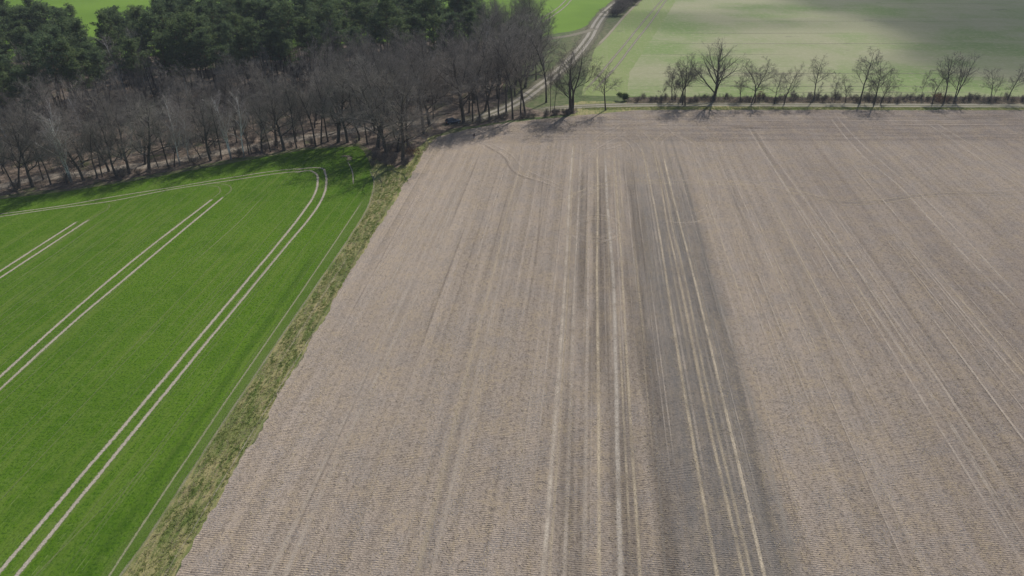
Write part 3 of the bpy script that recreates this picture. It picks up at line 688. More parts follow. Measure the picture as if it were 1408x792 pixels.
K['shrub'] = [make_tree_meshes('bare_shrub', 131 + i, 2.6, .035, B, M['hedge_twig'], stems=6, spread=.4, **shrubP) for i in range(3)]
K['pine'] = [make_pine_meshes(151 + i, 22, (1, 1.15, .85, 1)[i], (.60, .55, .66, .5)[i]) for i in range(4)]
random.seed(99)

def plant(kind, x, y, h, label, cat='tree', group=None, i=None, rz=None, wide=1.0, tilt=(0, 0), name=None):
    S = K[kind]; pr = S[random.randrange(len(S)) if i is None else i % len(S)]; s = h / pr['h']
    o = thing(name or pr['name'], (x, y, 0), random.random() * 6.28 if rz is None else rz)
    o.rotation_euler = (tilt[0], tilt[1], o.rotation_euler[2]); o.scale = (s * wide, s * wide, s)
    for part in ('trunk', 'crown'):
        c = bpy.data.objects.new(part, pr[part]); COL.objects.link(c); c.parent = o
    tag(o, label, cat, group); OCC.append((x, y)); return o
OCC = []
def plant_px(kind, bx, by, ty, label, **k):
    x, y = G(bx, by); return plant(kind, x, y, max(height_for(y, ty), 2.0), label, **k)

# --- row beside the field road, left to right
pp = plant_px
pp('hedge', 832.7, 151.5, 84, 'lone slender bare tree standing by the junction of field road and brown field', i=0, wide=1.5)
pp('multi', 785.6, 154.5, 50, 'tall bare many stemmed tree with low boughs reaching right, ending the dense row', i=1, wide=1.5)
pp('slim', 751, 141, 38, 'tall bare tree with one stout trunk standing right beside the sandy track behind the row', i=0, wide=1.3)
pp('slim', 757, 155.5, 75, 'thin dark stem just left of its twin beside the multi stemmed tree', i=1, wide=.6)
pp('slim', 762.5, 156.5, 80, 'thin dark stem nearest the multi stemmed tree at the field edge', i=2, wide=.6)
H = [(909.5, 137, 110, 'sapling', 1, 'small crooked sapling at the left end of the hedge by the road'),
     (924, 138.5, 84, 'hedge', 0, 'bushy bare tree with twin stems beside the small crooked sapling'),
     (928.5, 138, 98, 'hedge', 3, 'narrow bare pole tree tight against the bushy twin stemmed tree'),
     (936, 137, 72, 'hedge', 2, 'straight slender tree at the left of the leaning clump'),
     (938.5, 144, 80, 'hedge', 1, 'middle stem of the leaning clump left of the largest hedge tree'),
     (942, 145, 73, 'hedge', 0, 'rightmost and most leaning stem of the clump left of the largest hedge tree'),
     (981.5, 138.5, 47, 'fan', 0, 'largest hedge tree, wide fan of boughs rising from one thick trunk'),
     (1018, 138.5, 99, 'hedge', 3, 'short forked tree just right of the largest hedge tree'),
     (1034, 141.5, 77, 'hedge', 2, 'left one of two bare trees sharing a base right of the largest hedge tree'),
     (1038, 141, 81, 'hedge', 4, 'right one of two bare trees sharing a base right of the largest hedge tree'),
     (1064.7, 143, 99, 'hedge', 4, 'small forked bare tree just left of the leaning tree with bent trunk'),
     (1078, 144, 86, 'hedge', 1, 'bare tree with a bent trunk leaning right beside the road'),
     (1119, 138, 73, 'hedge', 0, 'upright bare tree with rounded crown standing alone in mid hedge'),
     (1126, 135, 112, 'sapling', 0, 'thin curved sapling right of the upright tree with rounded crown'),
     (1147.5, 141, 100, 'sapling', 2, 'faint straight sapling between the rounded tree and the leaning pair'),
     (1162.5, 141, 102, 'hedge', 3, 'small dense bare tree shortly before the tall leaning pair'),
     (1182, 143, 66, 'hedge', 2, 'tallest tree of the pair leaning right, the left one with crooked top'),
     (1189, 141.6, 106, 'sapling', 1, 'low thin tree between the two tall leaning ones'),
     (1201.5, 144, 73, 'hedge', 1, 'right tree of the tall leaning pair with long parallel boughs'),
     (1210.7, 143, 103, 'hedge', 4, 'shorter tree under the right side of the tall leaning pair'),
     (1217.5, 141, 110, 'sapling', 0, 'stunted crooked tree with brownish twigs right of the leaning pair'),
     (1258.7, 134, 115, 'sapling', 2, 'almost twigless leaning pole, the shorter of two in the hedge gap'),
     (1266, 134, 98, 'sapling', 1, 'almost twigless leaning pole, the taller of two in the hedge gap'),
     (1281.4, 143, 93, 'hedge', 3, 'medium bare tree left of the two tall spreading trees'),
     (1297.4, 141.4, 70, 'hedge', 0, 'tall spreading tree with drooping low bough, left of its equal'),
     (1312, 139, 71, 'multi', 0, 'tall steep stemmed tree right of the spreading tree with drooping bough'),
     (1361.8, 137, 95, 'hedge', 4, 'small flat topped tree near the right end of the hedge'),
     (1366, 136, 109, 'sapling', 0, 'sapling close beside the small flat topped tree'),
     (1385, 138, 87, 'hedge', 2, 'rightmost hedge tree, long bare leaning trunk with a small tuft on top'),
     (1440, 139, 80, 'hedge', 1, 'bare tree just past the right end of the visible hedge'),
     (1475, 140, 90, 'hedge', 3, 'bare tree far beyond the right end of the visible hedge')]
tl = {1182: .06, 1201.5: .09, 1385: .09, 1078: .07, 942: .12, 938.5: .07, 1312: .05, 1064.7: .04, 1258.7: .15, 1266: .08}
for bx, by, ty, kd, i, lb in H:
    pp(kd, bx, by, ty, lb, group=None, i=i, wide=1.3 if kd == 'hedge' else (1.6 if kd == 'fan' else 1.0), tilt=(0, tl.get(bx, 0)), rz=0.9 if kd == 'fan' else None)

# --- dense row on the brown field's far left edge
row = [(722, 159, 30, 'slim', 3, 'stout straight narrow crowned tree of the dense row, nearest the left of the sandy track'),
       (716, 160, 60, 'slim', 1, 'very thin stem between two stout trees of the dense row'),
       (705, 164, 45, 'slim', 0, 'forked tree with a Y shaped trunk in the dense row'),
       (686, 162, 50, 'slim', 2, 'dark twin stemmed tree left of the Y forked one'),
       (673, 165, 45, 'slim', 1, 'straight dark tree behind the pale brush pile'),
       (660, 166, 58, 'slim', 3, 'slender tree three to the right of the dark blue car'),
       (650, 167, 62, 'slim', 2, 'slender tree two to the right of the dark blue car'),
       (637.5, 168, 40, 'oak', 1, 'thick trunked tree just right of the dark blue car'),
       (645, 155, 50, 'slim', 0, 'tree right behind the thick trunk near the dark blue car'),
       (696, 155, 40, 'slim', 3, 'tree standing behind the Y forked one of the dense row'),
       (667, 153, 38, 'mid', 1, 'spreading tree behind the dense row near the sandy track'),
       (583, 184, 78, 'oak', 2, 'broad oak with short thick trunk left of the dark blue car'),
       (519, 205, 72, 'oak', 0, 'leftmost oak of the corner clump between the fields'),
       (532, 212, 82, 'oak', 1, 'second oak of the corner clump, trunk in its middle'),
       (528, 203, 78, 'slim', 2, 'slimmer trunk behind the first two oaks of the corner clump'),
       (554, 222.5, 88, 'oak', 2, 'oak nearest the brown field at the tip of the corner clump'),
       (560.5, 203, 76, 'slim', 0, 'tall trunk behind the tip oak of the corner clump'),
       (547, 209, 120, 'mid', 0, 'thin bent tree leaning inside the corner clump'),
       (494, 193, 95, 'mid', 2, 'bushy tree left behind the corner clump'),
       (451, 195, 90, 'slim', 1, 'right one of three close trunks at the wood edge above the curved wheelings'),
       (442, 198.5, 92, 'slim', 3, 'middle one of three close trunks at the wood edge above the curved wheelings'),
       (434, 201, 96, 'slim', 0, 'left one of three close trunks at the wood edge above the curved wheelings'),
       (391, 207, 104, 'oak', 0, 'spreading tree with ascending boughs at the wood edge beyond the headland wheelings'),
       (343, 213, 150, 'slim', 2, 'slender tree of a small cluster right of the birches'),
       (346, 212, 152, 'slim', 1, 'slender rightmost tree of a small cluster right of the birches'),
       (318.6, 219, 128, 'birch', 1, 'white forked birch leaning left, brightest by the forest path'),
       (336, 217, 122, 'birch', 0, 'white birch right of the brightest forked one'),
       (248, 228, 130, 'birch', 2, 'birch with pale lower trunk left of the thin straight birch'),
       (261, 222.5, 155, 'birch', 0, 'thin straight birch between two leaning ones'),
       (98, 251, 145, 'birch', 1, 'leftmost white birch with pale open crown at the edge of the green field'),
       (276, 219, 168, 'mid', 0, 'small spreading tree right of the thin straight birch'),
       (240, 229, 165, 'mid', 1, 'low bare tree just left of the birch with pale lower trunk'),
       (218, 231, 170, 'slim', 3, 'crooked slender tree between the oak trunk and the birches'),
       (178, 239, 140, 'oak', 1, 'large leaning tree with dark boughs left of the birches'),
       (141, 243.5, 160, 'slim', 1, 'right one of two dark trunks by the pale path'),
       (134, 245, 163, 'slim', 2, 'left one of two dark trunks by the pale path'),
       (92, 253, 185, 'mid', 2, 'short forked tree at the foot of the leftmost birch'),
       (70, 254, 165, 'slim', 0, 'leaning dark tree left of the leftmost birch'),
       (27, 258, 165, 'mid', 1, 'right one of two leaning trunks near the left picture edge'),
       (20, 259, 170, 'slim', 3, 'left one of two leaning trunks near the left picture edge')]
for bx, by, ty, kd, i, lb in row:
    pp(kd, bx, by, ty, lb, i=i, wide=1.15 if kd != 'oak' else 1.2, cat='tree' if kd != 'birch' else 'birch')

# --- trees inside the wood
def inside(x, y, poly):
    c = False; n = len(poly); j = n - 1
    for i in range(n):
        if (poly[i][1] > y) != (poly[j][1] > y) and x < (poly[j][0] - poly[i][0]) * (y - poly[i][1]) / (poly[j][1] - poly[i][1]) + poly[i][0]: c = not c
        j = i
    return c
pine_zone = [g(*p) for p in [(-75, 92), (0, 90), (128, 90), (200, 80), (300, 68), (480, 62), (640, 58), (662, 60), (650, 88), (600, 106), (500, 118), (350, 138), (200, 152), (100, 176), (-75, 196)]]
decid_zone = [g(*p) for p in [(-75, 168), (100, 150), (200, 128), (350, 116), (500, 102), (600, 94), (650, 86), (664, 60), (738, 56), (734, 72), (716, 90), (690, 116), (672, 138), (640, 150), (615, 150), (596, 172), (560, 182), (500, 188), (430, 192), (330, 213), (200, 236), (100, 252), (-60, 274)]]
gaps = [((148, 98), 6), ((222, 84), 3.5), ((352, 74), 4), ((20, 128), 4)]
gaps = [(G(*p), r) for p, r in gaps]
pathpts = [G(*p) for p in fp[::1]] + [G(*p) for p in main[:-1]]
pathd = []
for a, b in zip(pathpts[:-1], pathpts[1:]):
    if math.hypot(a[0] - b[0], a[1] - b[1]) < 60:
        for k in range(8): pathd.append((a[0] + (b[0] - a[0]) * k / 8, a[1] + (b[1] - a[1]) * k / 8))
carp = G(624, 170)
gapbox = [(132, 166, 84, 126), (216, 232, 76, 112), (344, 362, 62, 98), (402, 414, 60, 92), (602, 622, 54, 86)]
def toPx(x, y):
    Z = y * CP + H_CAM * SP; return 704 + FPX * x / Z, 396 + FPX * (H_CAM * CP - y * SP) / Z
def scatter(zone, n, dmin, occ, keep=2.4, tries=14000):
    xs = [p[0] for p in zone]; ys = [p[1] for p in zone]; out = []
    for _ in range(tries):
        if len(out) >= n: break
        x, y = random.uniform(min(xs), max(xs)), random.uniform(min(ys), max(ys))
        if not inside(x, y, zone): continue
        if any((x - a) ** 2 + (y - b) ** 2 < dmin * dmin for a, b in occ): continue
        if any((x - a[0]) ** 2 + (y - a[1]) ** 2 < keep * keep for a in pathd): continue
        if any((x - p[0]) ** 2 + (y - p[1]) ** 2 < r * r for p, r in gaps): continue
        qx, qy = toPx(x, y)
        if any(a < qx < b and c < qy < d for a, b, c, d in gapbox): continue
        if (x - carp[0]) ** 2 + (y - carp[1]) ** 2 < 36: continue
        out.append((x, y)); occ.append((x, y))
    return out
random.seed(5)
for x, y in scatter(pine_zone, 62, 6.0, OCC):
    plant(random.choice(('slim', 'mid', 'birch')), x, y, random.uniform(17, 23), 'leafless tree standing among the pines in the rear half of the wood', 'tree', 'leafless trees among the pines')
pine_pts = scatter(pine_zone, 235, 4.2, OCC)
for x, y in pine_pts:
    plant('pine', x, y, random.uniform(16, 25) + (2.5 if 250 < toPx(x, y)[0] < 650 else 0), 'dark green pine standing in the rear half of the wood', 'pine tree', 'pines in the rear half of the wood', wide=random.uniform(.95, 1.3))
flank = [(742, 84, 16), (733, 96, 22), (748, 96, 30), (722, 106, 20), (737, 110, 40), (708, 117, 22), (722, 120, 40), (696, 126, 28), (708, 131, 48), (684, 136, 35), (741, 70, 8), (752, 62, 6), (727, 84, 10), (715, 96, 8), (700, 106, 12), (688, 116, 18)]
for bx, by, ty in flank:
    x, y = G(bx, by); plant('slim' if by % 3 else 'oak', x, y, min(27, height_for(y, ty)), 'leafless tree on the right flank of the wood beside the sandy track', 'tree', 'leafless trees on the right flank of the wood', wide=1.3)
FE = [(-30, 268), (45, 257), (115, 248), (160, 242), (205, 234), (232, 231), (290, 221), (305, 219), (360, 210), (372, 209), (408, 204), (420, 202), (465, 196), (478, 196), (505, 198), (150, 236), (60, 247), (200, 226), (290, 212), (380, 200), (465, 188), (0, 252)]  # extra trees added at the wood edge to strengthen the shadow on the cereal
for bx, by in FE:
    x, y = G(bx, by); plant(random.choice(('oak', 'slim', 'oak')), x, y, random.uniform(18, 24) if bx > 440 else random.uniform(14, 19), 'tall leafless tree added to the front rank of the wood to shade the green field', 'tree', 'tall leafless trees added to the front rank of the wood for shade', wide=random.uniform(1.0, 1.2))
dec_pts = scatter(decid_zone, 222, 4.9, OCC)
for x, y in dec_pts:
    px_right = x > 0
    kd = random.choices(['slim', 'mid', 'oak', 'multi', 'birch'], [5, 4, 1.5, .6, .7])[0] if not px_right else random.choices(['slim', 'oak', 'mid'], [6, 2.2, 2])[0]
    hh = {'slim': (16, 24), 'mid': (11, 20), 'oak': (18, 26), 'multi': (15, 22), 'birch': (14, 20)}[kd]
    if px_right: hh = (19, 25)
    elif toPx(x, y)[0] < 440: hh = (hh[0] * .78, hh[1] * .76)
    plant(kd, x, y, random.uniform(*hh), ('bare white barked birch standing inside the wood' if kd == 'birch' else 'leafless tree standing inside the wood behind its front edge'),
          'birch' if kd == 'birch' else 'tree', 'birches inside the wood' if kd == 'birch' else 'leafless trees inside the wood', wide=random.uniform(.9, 1.15))
# a few pines rising among the bare trees
for bx, by, s in ((140, 150, 1), (185, 146, .9), (280, 140, 1), (318, 144, .9), (365, 132, 1), (410, 134, .9), (450, 128, 1), (495, 124, 1), (550, 118, 1.1), (600, 114, 1.1), (645, 102, 1.1), (665, 92, 1.1), (240, 136, 1), (262, 142, .9), (300, 132, 1), (395, 128, 1), (430, 118, 1.1), (470, 122, 1), (520, 116, 1.1), (575, 112, 1.1), (620, 108, 1.1), (120, 172, .9), (15, 190, 1), (55, 186, .9), (165, 128, 1), (330, 128, .9), (345, 124, .9), (70, 170, .8), (95, 160, .9), (205, 130, .8), (30, 172, .9)):
    x, y = G(bx, by); plant('pine', x, y, 19 * s, 'small dark pine among the bare trees in the middle of the wood', 'pine tree', 'pines among the bare trees', wide=1.3)
# saplings and bushes of the wood
for x, y in scatter(decid_zone, 190, 2.6, list(OCC), 1.2):
    kd = random.choice(('sapling', 'sapling', 'shrub'))
    plant(kd, x, y, random.uniform(3.5, 8) if kd == 'sapling' else random.uniform(1.5, 3), 'bare undergrowth %s inside the wood' % ('sapling' if kd == 'sapling' else 'bush'), 'sapling' if kd == 'sapling' else 'bush', 'undergrowth %s inside the wood' % ('saplings' if kd == 'sapling' else 'bushes'), wide=random.uniform(1, 1.4))
edge = [(0, 264), (60, 256), (100, 254), (150, 247), (200, 239), (260, 227), (330, 217), (400, 204), (450, 198), (500, 198)]
for a, b in zip(edge[:-1], edge[1:]):
    A, Bq = G(*a), G(*b); n = max(1, int(math.hypot(A[0] - Bq[0], A[1] - Bq[1]) / 2.4))
    for k in range(n):
        t = (k + random.random()) / n; x = A[0] + (Bq[0] - A[0]) * t + random.uniform(-.8, .8); y = A[1] + (Bq[1] - A[1]) * t + random.uniform(-.5, 2.5)
        plant(random.choice(('shrub', 'shrub', 'sapling')), x, y, random.uniform(1.2, 3.6), 'low bare bush along the front edge of the wood above the green field', 'bush', 'bushes along the front edge of the wood', name='bare_shrub', wide=1.2)
for k in range(26):
    bx = random.uniform(512, 572); by = random.uniform(205, 230)
    if bx > 560 and by > 215: continue
    pp('shrub', bx, by, by - random.uniform(6, 13), 'bare bush under the oaks of the corner clump', cat='bush', group='bushes under the corner oaks', wide=1.3)
for k in range(20):
    bx = random.uniform(640, 790); by = 170 - (bx - 640) / 150 * 13 + random.uniform(-2.5, .5)
    pp('shrub', bx, by, by - random.uniform(4, 9), 'bare bush at the foot of the dense tree row by the brown field', cat='bush', group='bushes under the dense row', wide=1.3)
# hedge bushes along the road
for k in range(100):
    bx = 872 + (1480 - 872) * (k + random.random()) / 100; by = random.uniform(134.5, 141.5)
    big = (1090 < bx < 1260) or bx > 1320
    pp(random.choice(('shrub', 'shrub', 'sapling')) if big or k % 3 else 'shrub', bx, by, by - (random.uniform(6, 13) if big else random.uniform(3, 7)), 'low leafless bush in the hedge beside the field road', cat='bush', group='bushes of the hedge beside the field road', name='hedge_shrub', wide=1.3)
# dark thicket beside the upper track
for bx, by in ((842, 22), (846, 17), (851, 14), (856, 9), (861, 5), (866, 0), (871, -4), (848, 21), (855, 16), (862, 11), (869, 6), (876, 0), (858, 13)):
    pp('shrub', bx, by, by - random.uniform(13, 17), 'dark dense thicket bush at the far bend of the sandy track', cat='bush', group='thicket bushes beside the upper sandy track', wide=1.9, name='thicket_bush')

# ------------------------------------------------------------------ evergreen bush, leafy shrubs
def leafy(name, x, y, w, h, mat, n, label, cat='bush'):
    o = thing(name, (x, y, 0)); r_ = np.random.default_rng(int(abs(x * 10)) + 3)
    blobs = r_.normal(0, 1, (7, 3)) * np.array([w * .28, w * .28, h * .18]) + np.array([0, 0, h * .5])
    c = blobs[r_.integers(0, 7, n)] + r_.normal(0, 1, (n, 3)) * np.array([w * .14, w * .14, h * .14]); c[:, 2] = np.abs(c[:, 2]) + .03
    a = r_.normal(0, .07, (n, 3)); b = r_.normal(0, .07, (n, 3)); tri_mesh('foliage', np.stack([c - a, c + a, c + b * 1.6], 1), mat, o)
    wd = Wood()
    for k in range(5):
        an = k * 1.3; wd.tube('t', [Vector((0, 0, -.1)), Vector((math.cos(an) * w * .12, math.sin(an) * w * .12, h * .35)), Vector((math.cos(an) * w * .25, math.sin(an) * w * .25, h * .75))], [.05, .035, .015], 5)
    link_mesh('stem', wd.tv, wd.tf, M['bark'], o); return tag(o, label, cat)
x, y = G(859, 138); leafy('evergreen_bush', x, y, 2.6, 2.6, M['ivy'], 2600, 'round dark evergreen bush at the start of the hedge by the field road')
x, y = G(1291, 140); leafy('brown_leaved_bush', x, y, 5.5, 2.8, M['brown_leaf'], 1300, 'bush with reddish brown withered leaves under the tall spreading tree')
x, y = G(1044, 139); leafy('brown_leaved_bush', x, y, 3.2, 3.4, M['brown_leaf'], 300, 'small tuft of withered orange leaves beside the two trees sharing a base')
x, y = G(567, 214); leafy('brown_leaved_bush', x, y, 3.0, 2.2, M['brown_leaf'], 700, 'rust coloured bush at the foot of the tip oak beside the verge')

# ------------------------------------------------------------------ grass tufts, brush, straw as countless stuff
def blades(name, pts, hmin, hmax, wd, mat, label, per=5):
    P = np.array(pts, dtype=np.float32); n = len(P); P = np.repeat(P, per, 0)
    m = len(P); base = np.zeros((m, 3)); base[:, :2] = P[:, :2] + rng.normal(0, .09, (m, 2)); base[:, 2] = .01
    a = rng.random(m) * 6.283; w = wd * rng.uniform(.6, 1.3, m); hh = rng.uniform(hmin, hmax, m)
    side = np.stack([np.cos(a) * w, np.sin(a) * w, np.zeros(m)], 1); b = rng.random(m) * 6.283
    tip = base + np.stack([np.cos(b) * hh * .9, np.sin(b) * hh * .9, hh * .7], 1)
    o = tri_mesh(name, np.stack([base - side, base + side, tip], 1), mat); o['kind'] = 'stuff'; o['label'] = label; o['category'] = 'grass'; return o
def pts_in(poly, n):
    xs = [p[0] for p in poly]; ys = [p[1] for p in poly]; out = []
    while len(out) < n:
        x, y = random.uniform(min(xs), max(xs)), random.uniform(max(min(ys), 45), max(ys))
        if inside(x, y, poly): out.append((x, y))
    return out
vpoly = [G(*p) for p in ((205, 745), (296, 603), (445, 383), (478, 335), (508, 286), (517, 252), (530, 232), (560, 232), (575, 212), (600, 186), (606, 184), (588, 203), (561, 243), (477, 380), (349, 600), (236, 792), (175, 792))]
clump = lambda p: mnoise.noise(Vector((p[0] * 1.3, p[1] * .3, 3))) + random.gauss(0, .12) 
vq = pts_in(vpoly, 9000)
blades('verge_grass', [p for p in vq if clump(p) > -.05], .10, .32, .035, M['grassblade'], 'green grass tufts on the rough strip between the green and the brown field')
blades('dry_grass', [p for p in vq if clump(p) <= .0], .08, .30, .028, M['dryblade'], 'straw coloured dry grass on the rough strip between the fields', per=4)
hq = [G(random.uniform(862, 1430), random.uniform(134, 142.5)) for _ in range(7000)]
blades('hedge_bottom_grass', hq, .2, .7, .03, M['dryblade'], 'dry grass growing under the hedge beside the field road', per=3)
hq = [G(random.uniform(862, 1430), random.uniform(134, 142)) for _ in range(4500)]
blades('hedge_brush', hq, .4, 1.5, .02, M['hedge_twig'], 'tangled bare brush under the hedge beside the field road', per=4)
rq = [G(random.uniform(800, 1430), random.uniform(147.5, 151)) for _ in range(6000)]
blades('roadside_grass', rq, .08, .25, .04, M['grassblade'], 'green grass strip between the field road and the brown field')
fl = pts_in(wood_floor[1:20], 1)
wq = pts_in(decid_zone, 9000)
blades('forest_brush', wq, .15, .8, .03, M['twig'], 'dry twigs and brush covering the floor of the wood', per=4)
# loose straw and clods lying on the brown field
def flakes():
    out = []
    poly = [g(250, 785), g(351, 605), g(479, 385), g(563, 250), g(610, 200), g(1400, 175), g(1400, 790)]
    P = np.array(pts_in(poly, 60000)); m = len(P)
    rowm = np.array([mnoise.noise(Vector(((q[0] * math.cos(HD) - q[1] * math.sin(HD)) * .8, q[1] * .02, 0))) for q in P]); keep = rowm > rng.uniform(-.5, .5, m); P = P[keep]; m = len(P)
    a = rng.normal(HD * -1 + 1.57, 1.0, m); L = rng.uniform(.05, .2, m); w = rng.uniform(.012, .03, m)
    c = np.stack([P[:, 0], P[:, 1], rng.uniform(.09, .13, m)], 1); d = np.stack([np.cos(a) * L, np.sin(a) * L, rng.normal(0, .02, m)], 1); s = np.stack([-np.sin(a) * w, np.cos(a) * w, rng.normal(0, .01, m)], 1)
    V = np.concatenate([np.stack([c - d - s, c - d + s, c + d], 1), np.stack([c + d - s, c + d + s, c - d], 1)])
    o = tri_mesh('straw', V, M['straw']); o['kind'] = 'stuff'; o['label'] = 'loose bits of straw strewn over the brown field'; o['category'] = 'straw'
M['straw'] = simple('straw_bits', (0.44, 0.36, 0.22), (0.58, 0.49, 0.32), 3)
flakes()

# ------------------------------------------------------------------ logs, brush pile
def log(x, y, L, r, rz, label, mat='deadwood', tilt=0.0):
    o = thing('fallen_log', (x, y, 0), rz); wd = Wood(); random.seed(int(abs(x * 7 + y)))
    pts = [Vector((L * (t - .5), random.gauss(0, .04 * L ** .5), r + tilt * t * L)) for t in (0, .2, .4, .6, .8, 1)]
    wd.tube('t', pts, [r * (1 - .5 * i / 5) for i in range(6)], 8); link_mesh('stem', wd.tv, wd.tf, M[mat], o, True)
    wd2 = Wood()
    for k in range(4):
        q = pts[random.randrange(2, 6)]; a = random.uniform(.3, 1.1) * random.choice((-1, 1)); ln = random.uniform(.5, 1.4)
        wd2.tube('t', [q, q + Vector((math.cos(a) * ln, math.sin(a) * ln, .3 * ln))], [r * .35, .012], 4)
    link_mesh('branch', wd2.tv, wd2.tf, M[mat], o); return tag(o, label, 'log')
for k, (bx, by, L, r, a, lb) in enumerate([(606, 158, 8, .2, .5, 'fallen trunk behind the dark blue car'), (618, 152, 6, .15, .4, 'shorter fallen trunk farther behind the dark blue car'), (572, 176, 5, .14, .7, 'pale fallen log left of the broad oak trunk'),
        (640, 172.5, 2.6, .1, .2, 'grey log on the grass below the thick trunk'), (455, 185, 6, .15, 1.0, 'fallen log behind the three close trunks'), (395, 186, 5, .12, .2, 'fallen log beside the forest path near the spreading tree'),
        (300, 195, 6, .14, -.3, 'fallen log deep behind the brightest birch'), (210, 205, 6, .14, .5, 'fallen log above the middle stretch of the forest path'), (120, 205, 7, .15, -.2, 'fallen log uphill of the leftmost birch')]):
    x, y = G(bx, by); log(x, y, L, r, a, lb)
def brush_pile(bx, by, label, n=40, w=3.2, hh=.9):
    x, y = G(bx, by); o = thing('brush_pile', (x, y, 0)); wd = Wood(); random.seed(int(bx))
    for k in range(n):
        c = Vector((random.gauss(0, w * .35), random.gauss(0, w * .15), random.uniform(.05, hh * .6))); a = random.gauss(.2, .6); L = random.uniform(.5, 1.4)
        d = Vector((math.cos(a), math.sin(a), random.gauss(0, .25))).normalized() * L; r0 = random.uniform(.02, .05)
        wd.tube('t', [c - d, c + rv() * .04, c + d], [r0, r0 * .8, r0 * .4], 4)
    link_mesh('branches', wd.tv, wd.tf, M['deadwood'], o); return tag(o, label, 'brush pile')
brush_pile(686, 168, 'pile of pale cut branches at the edge of the brown field'); brush_pile(624, 174, 'low heap of pale branches in front of the dark blue car', 26, 2.6, .6)
brush_pile(726, 162, 'small heap of dead branches under the stout straight tree', 22, 2.2, .6)

# ------------------------------------------------------------------ car
def principled(name, col, rough=.4, metal=0.0, spec=.5, coat=0.0):
    m = NT(name); m.b.inputs['Roughness'].default_value = rough; m.b.inputs['Metallic'].default_value = metal; m.b.inputs['Specular IOR Level'].default_value = spec
    m.b.inputs['Coat Weight'].default_value = coat
    tc = m.n.new('ShaderNodeTexCoord').outputs['Object']; n = m.noise(4, 3, .6, tc); m.color(m.mix(m.ramp(n, .3, .7, 0, 1), m_c(col, .9), m_c(col, 1.1))); return m.m
def m_c(c, f): return tuple(min(1, v * f) for v in c)
paint = principled('dark_blue_paint', (0.018, 0.040, 0.075), .25, .3, .5, 1.0); glass_m = principled('car_glass', (0.012, 0.016, 0.02), .06, 0, .8)
rubber = principled('tyre_rubber', (0.02, 0.02, 0.02), .8); alloy = principled('alloy_metal', (0.45, 0.46, 0.48), .35, .9); lampg = principled('headlight_lens', (0.7, 0.72, 0.75), .1, .2, .8); redl = principled('tail_lens', (0.35, 0.02, 0.015), .2)
blackp = principled('black_plastic', (0.03, 0.03, 0.032), .6)
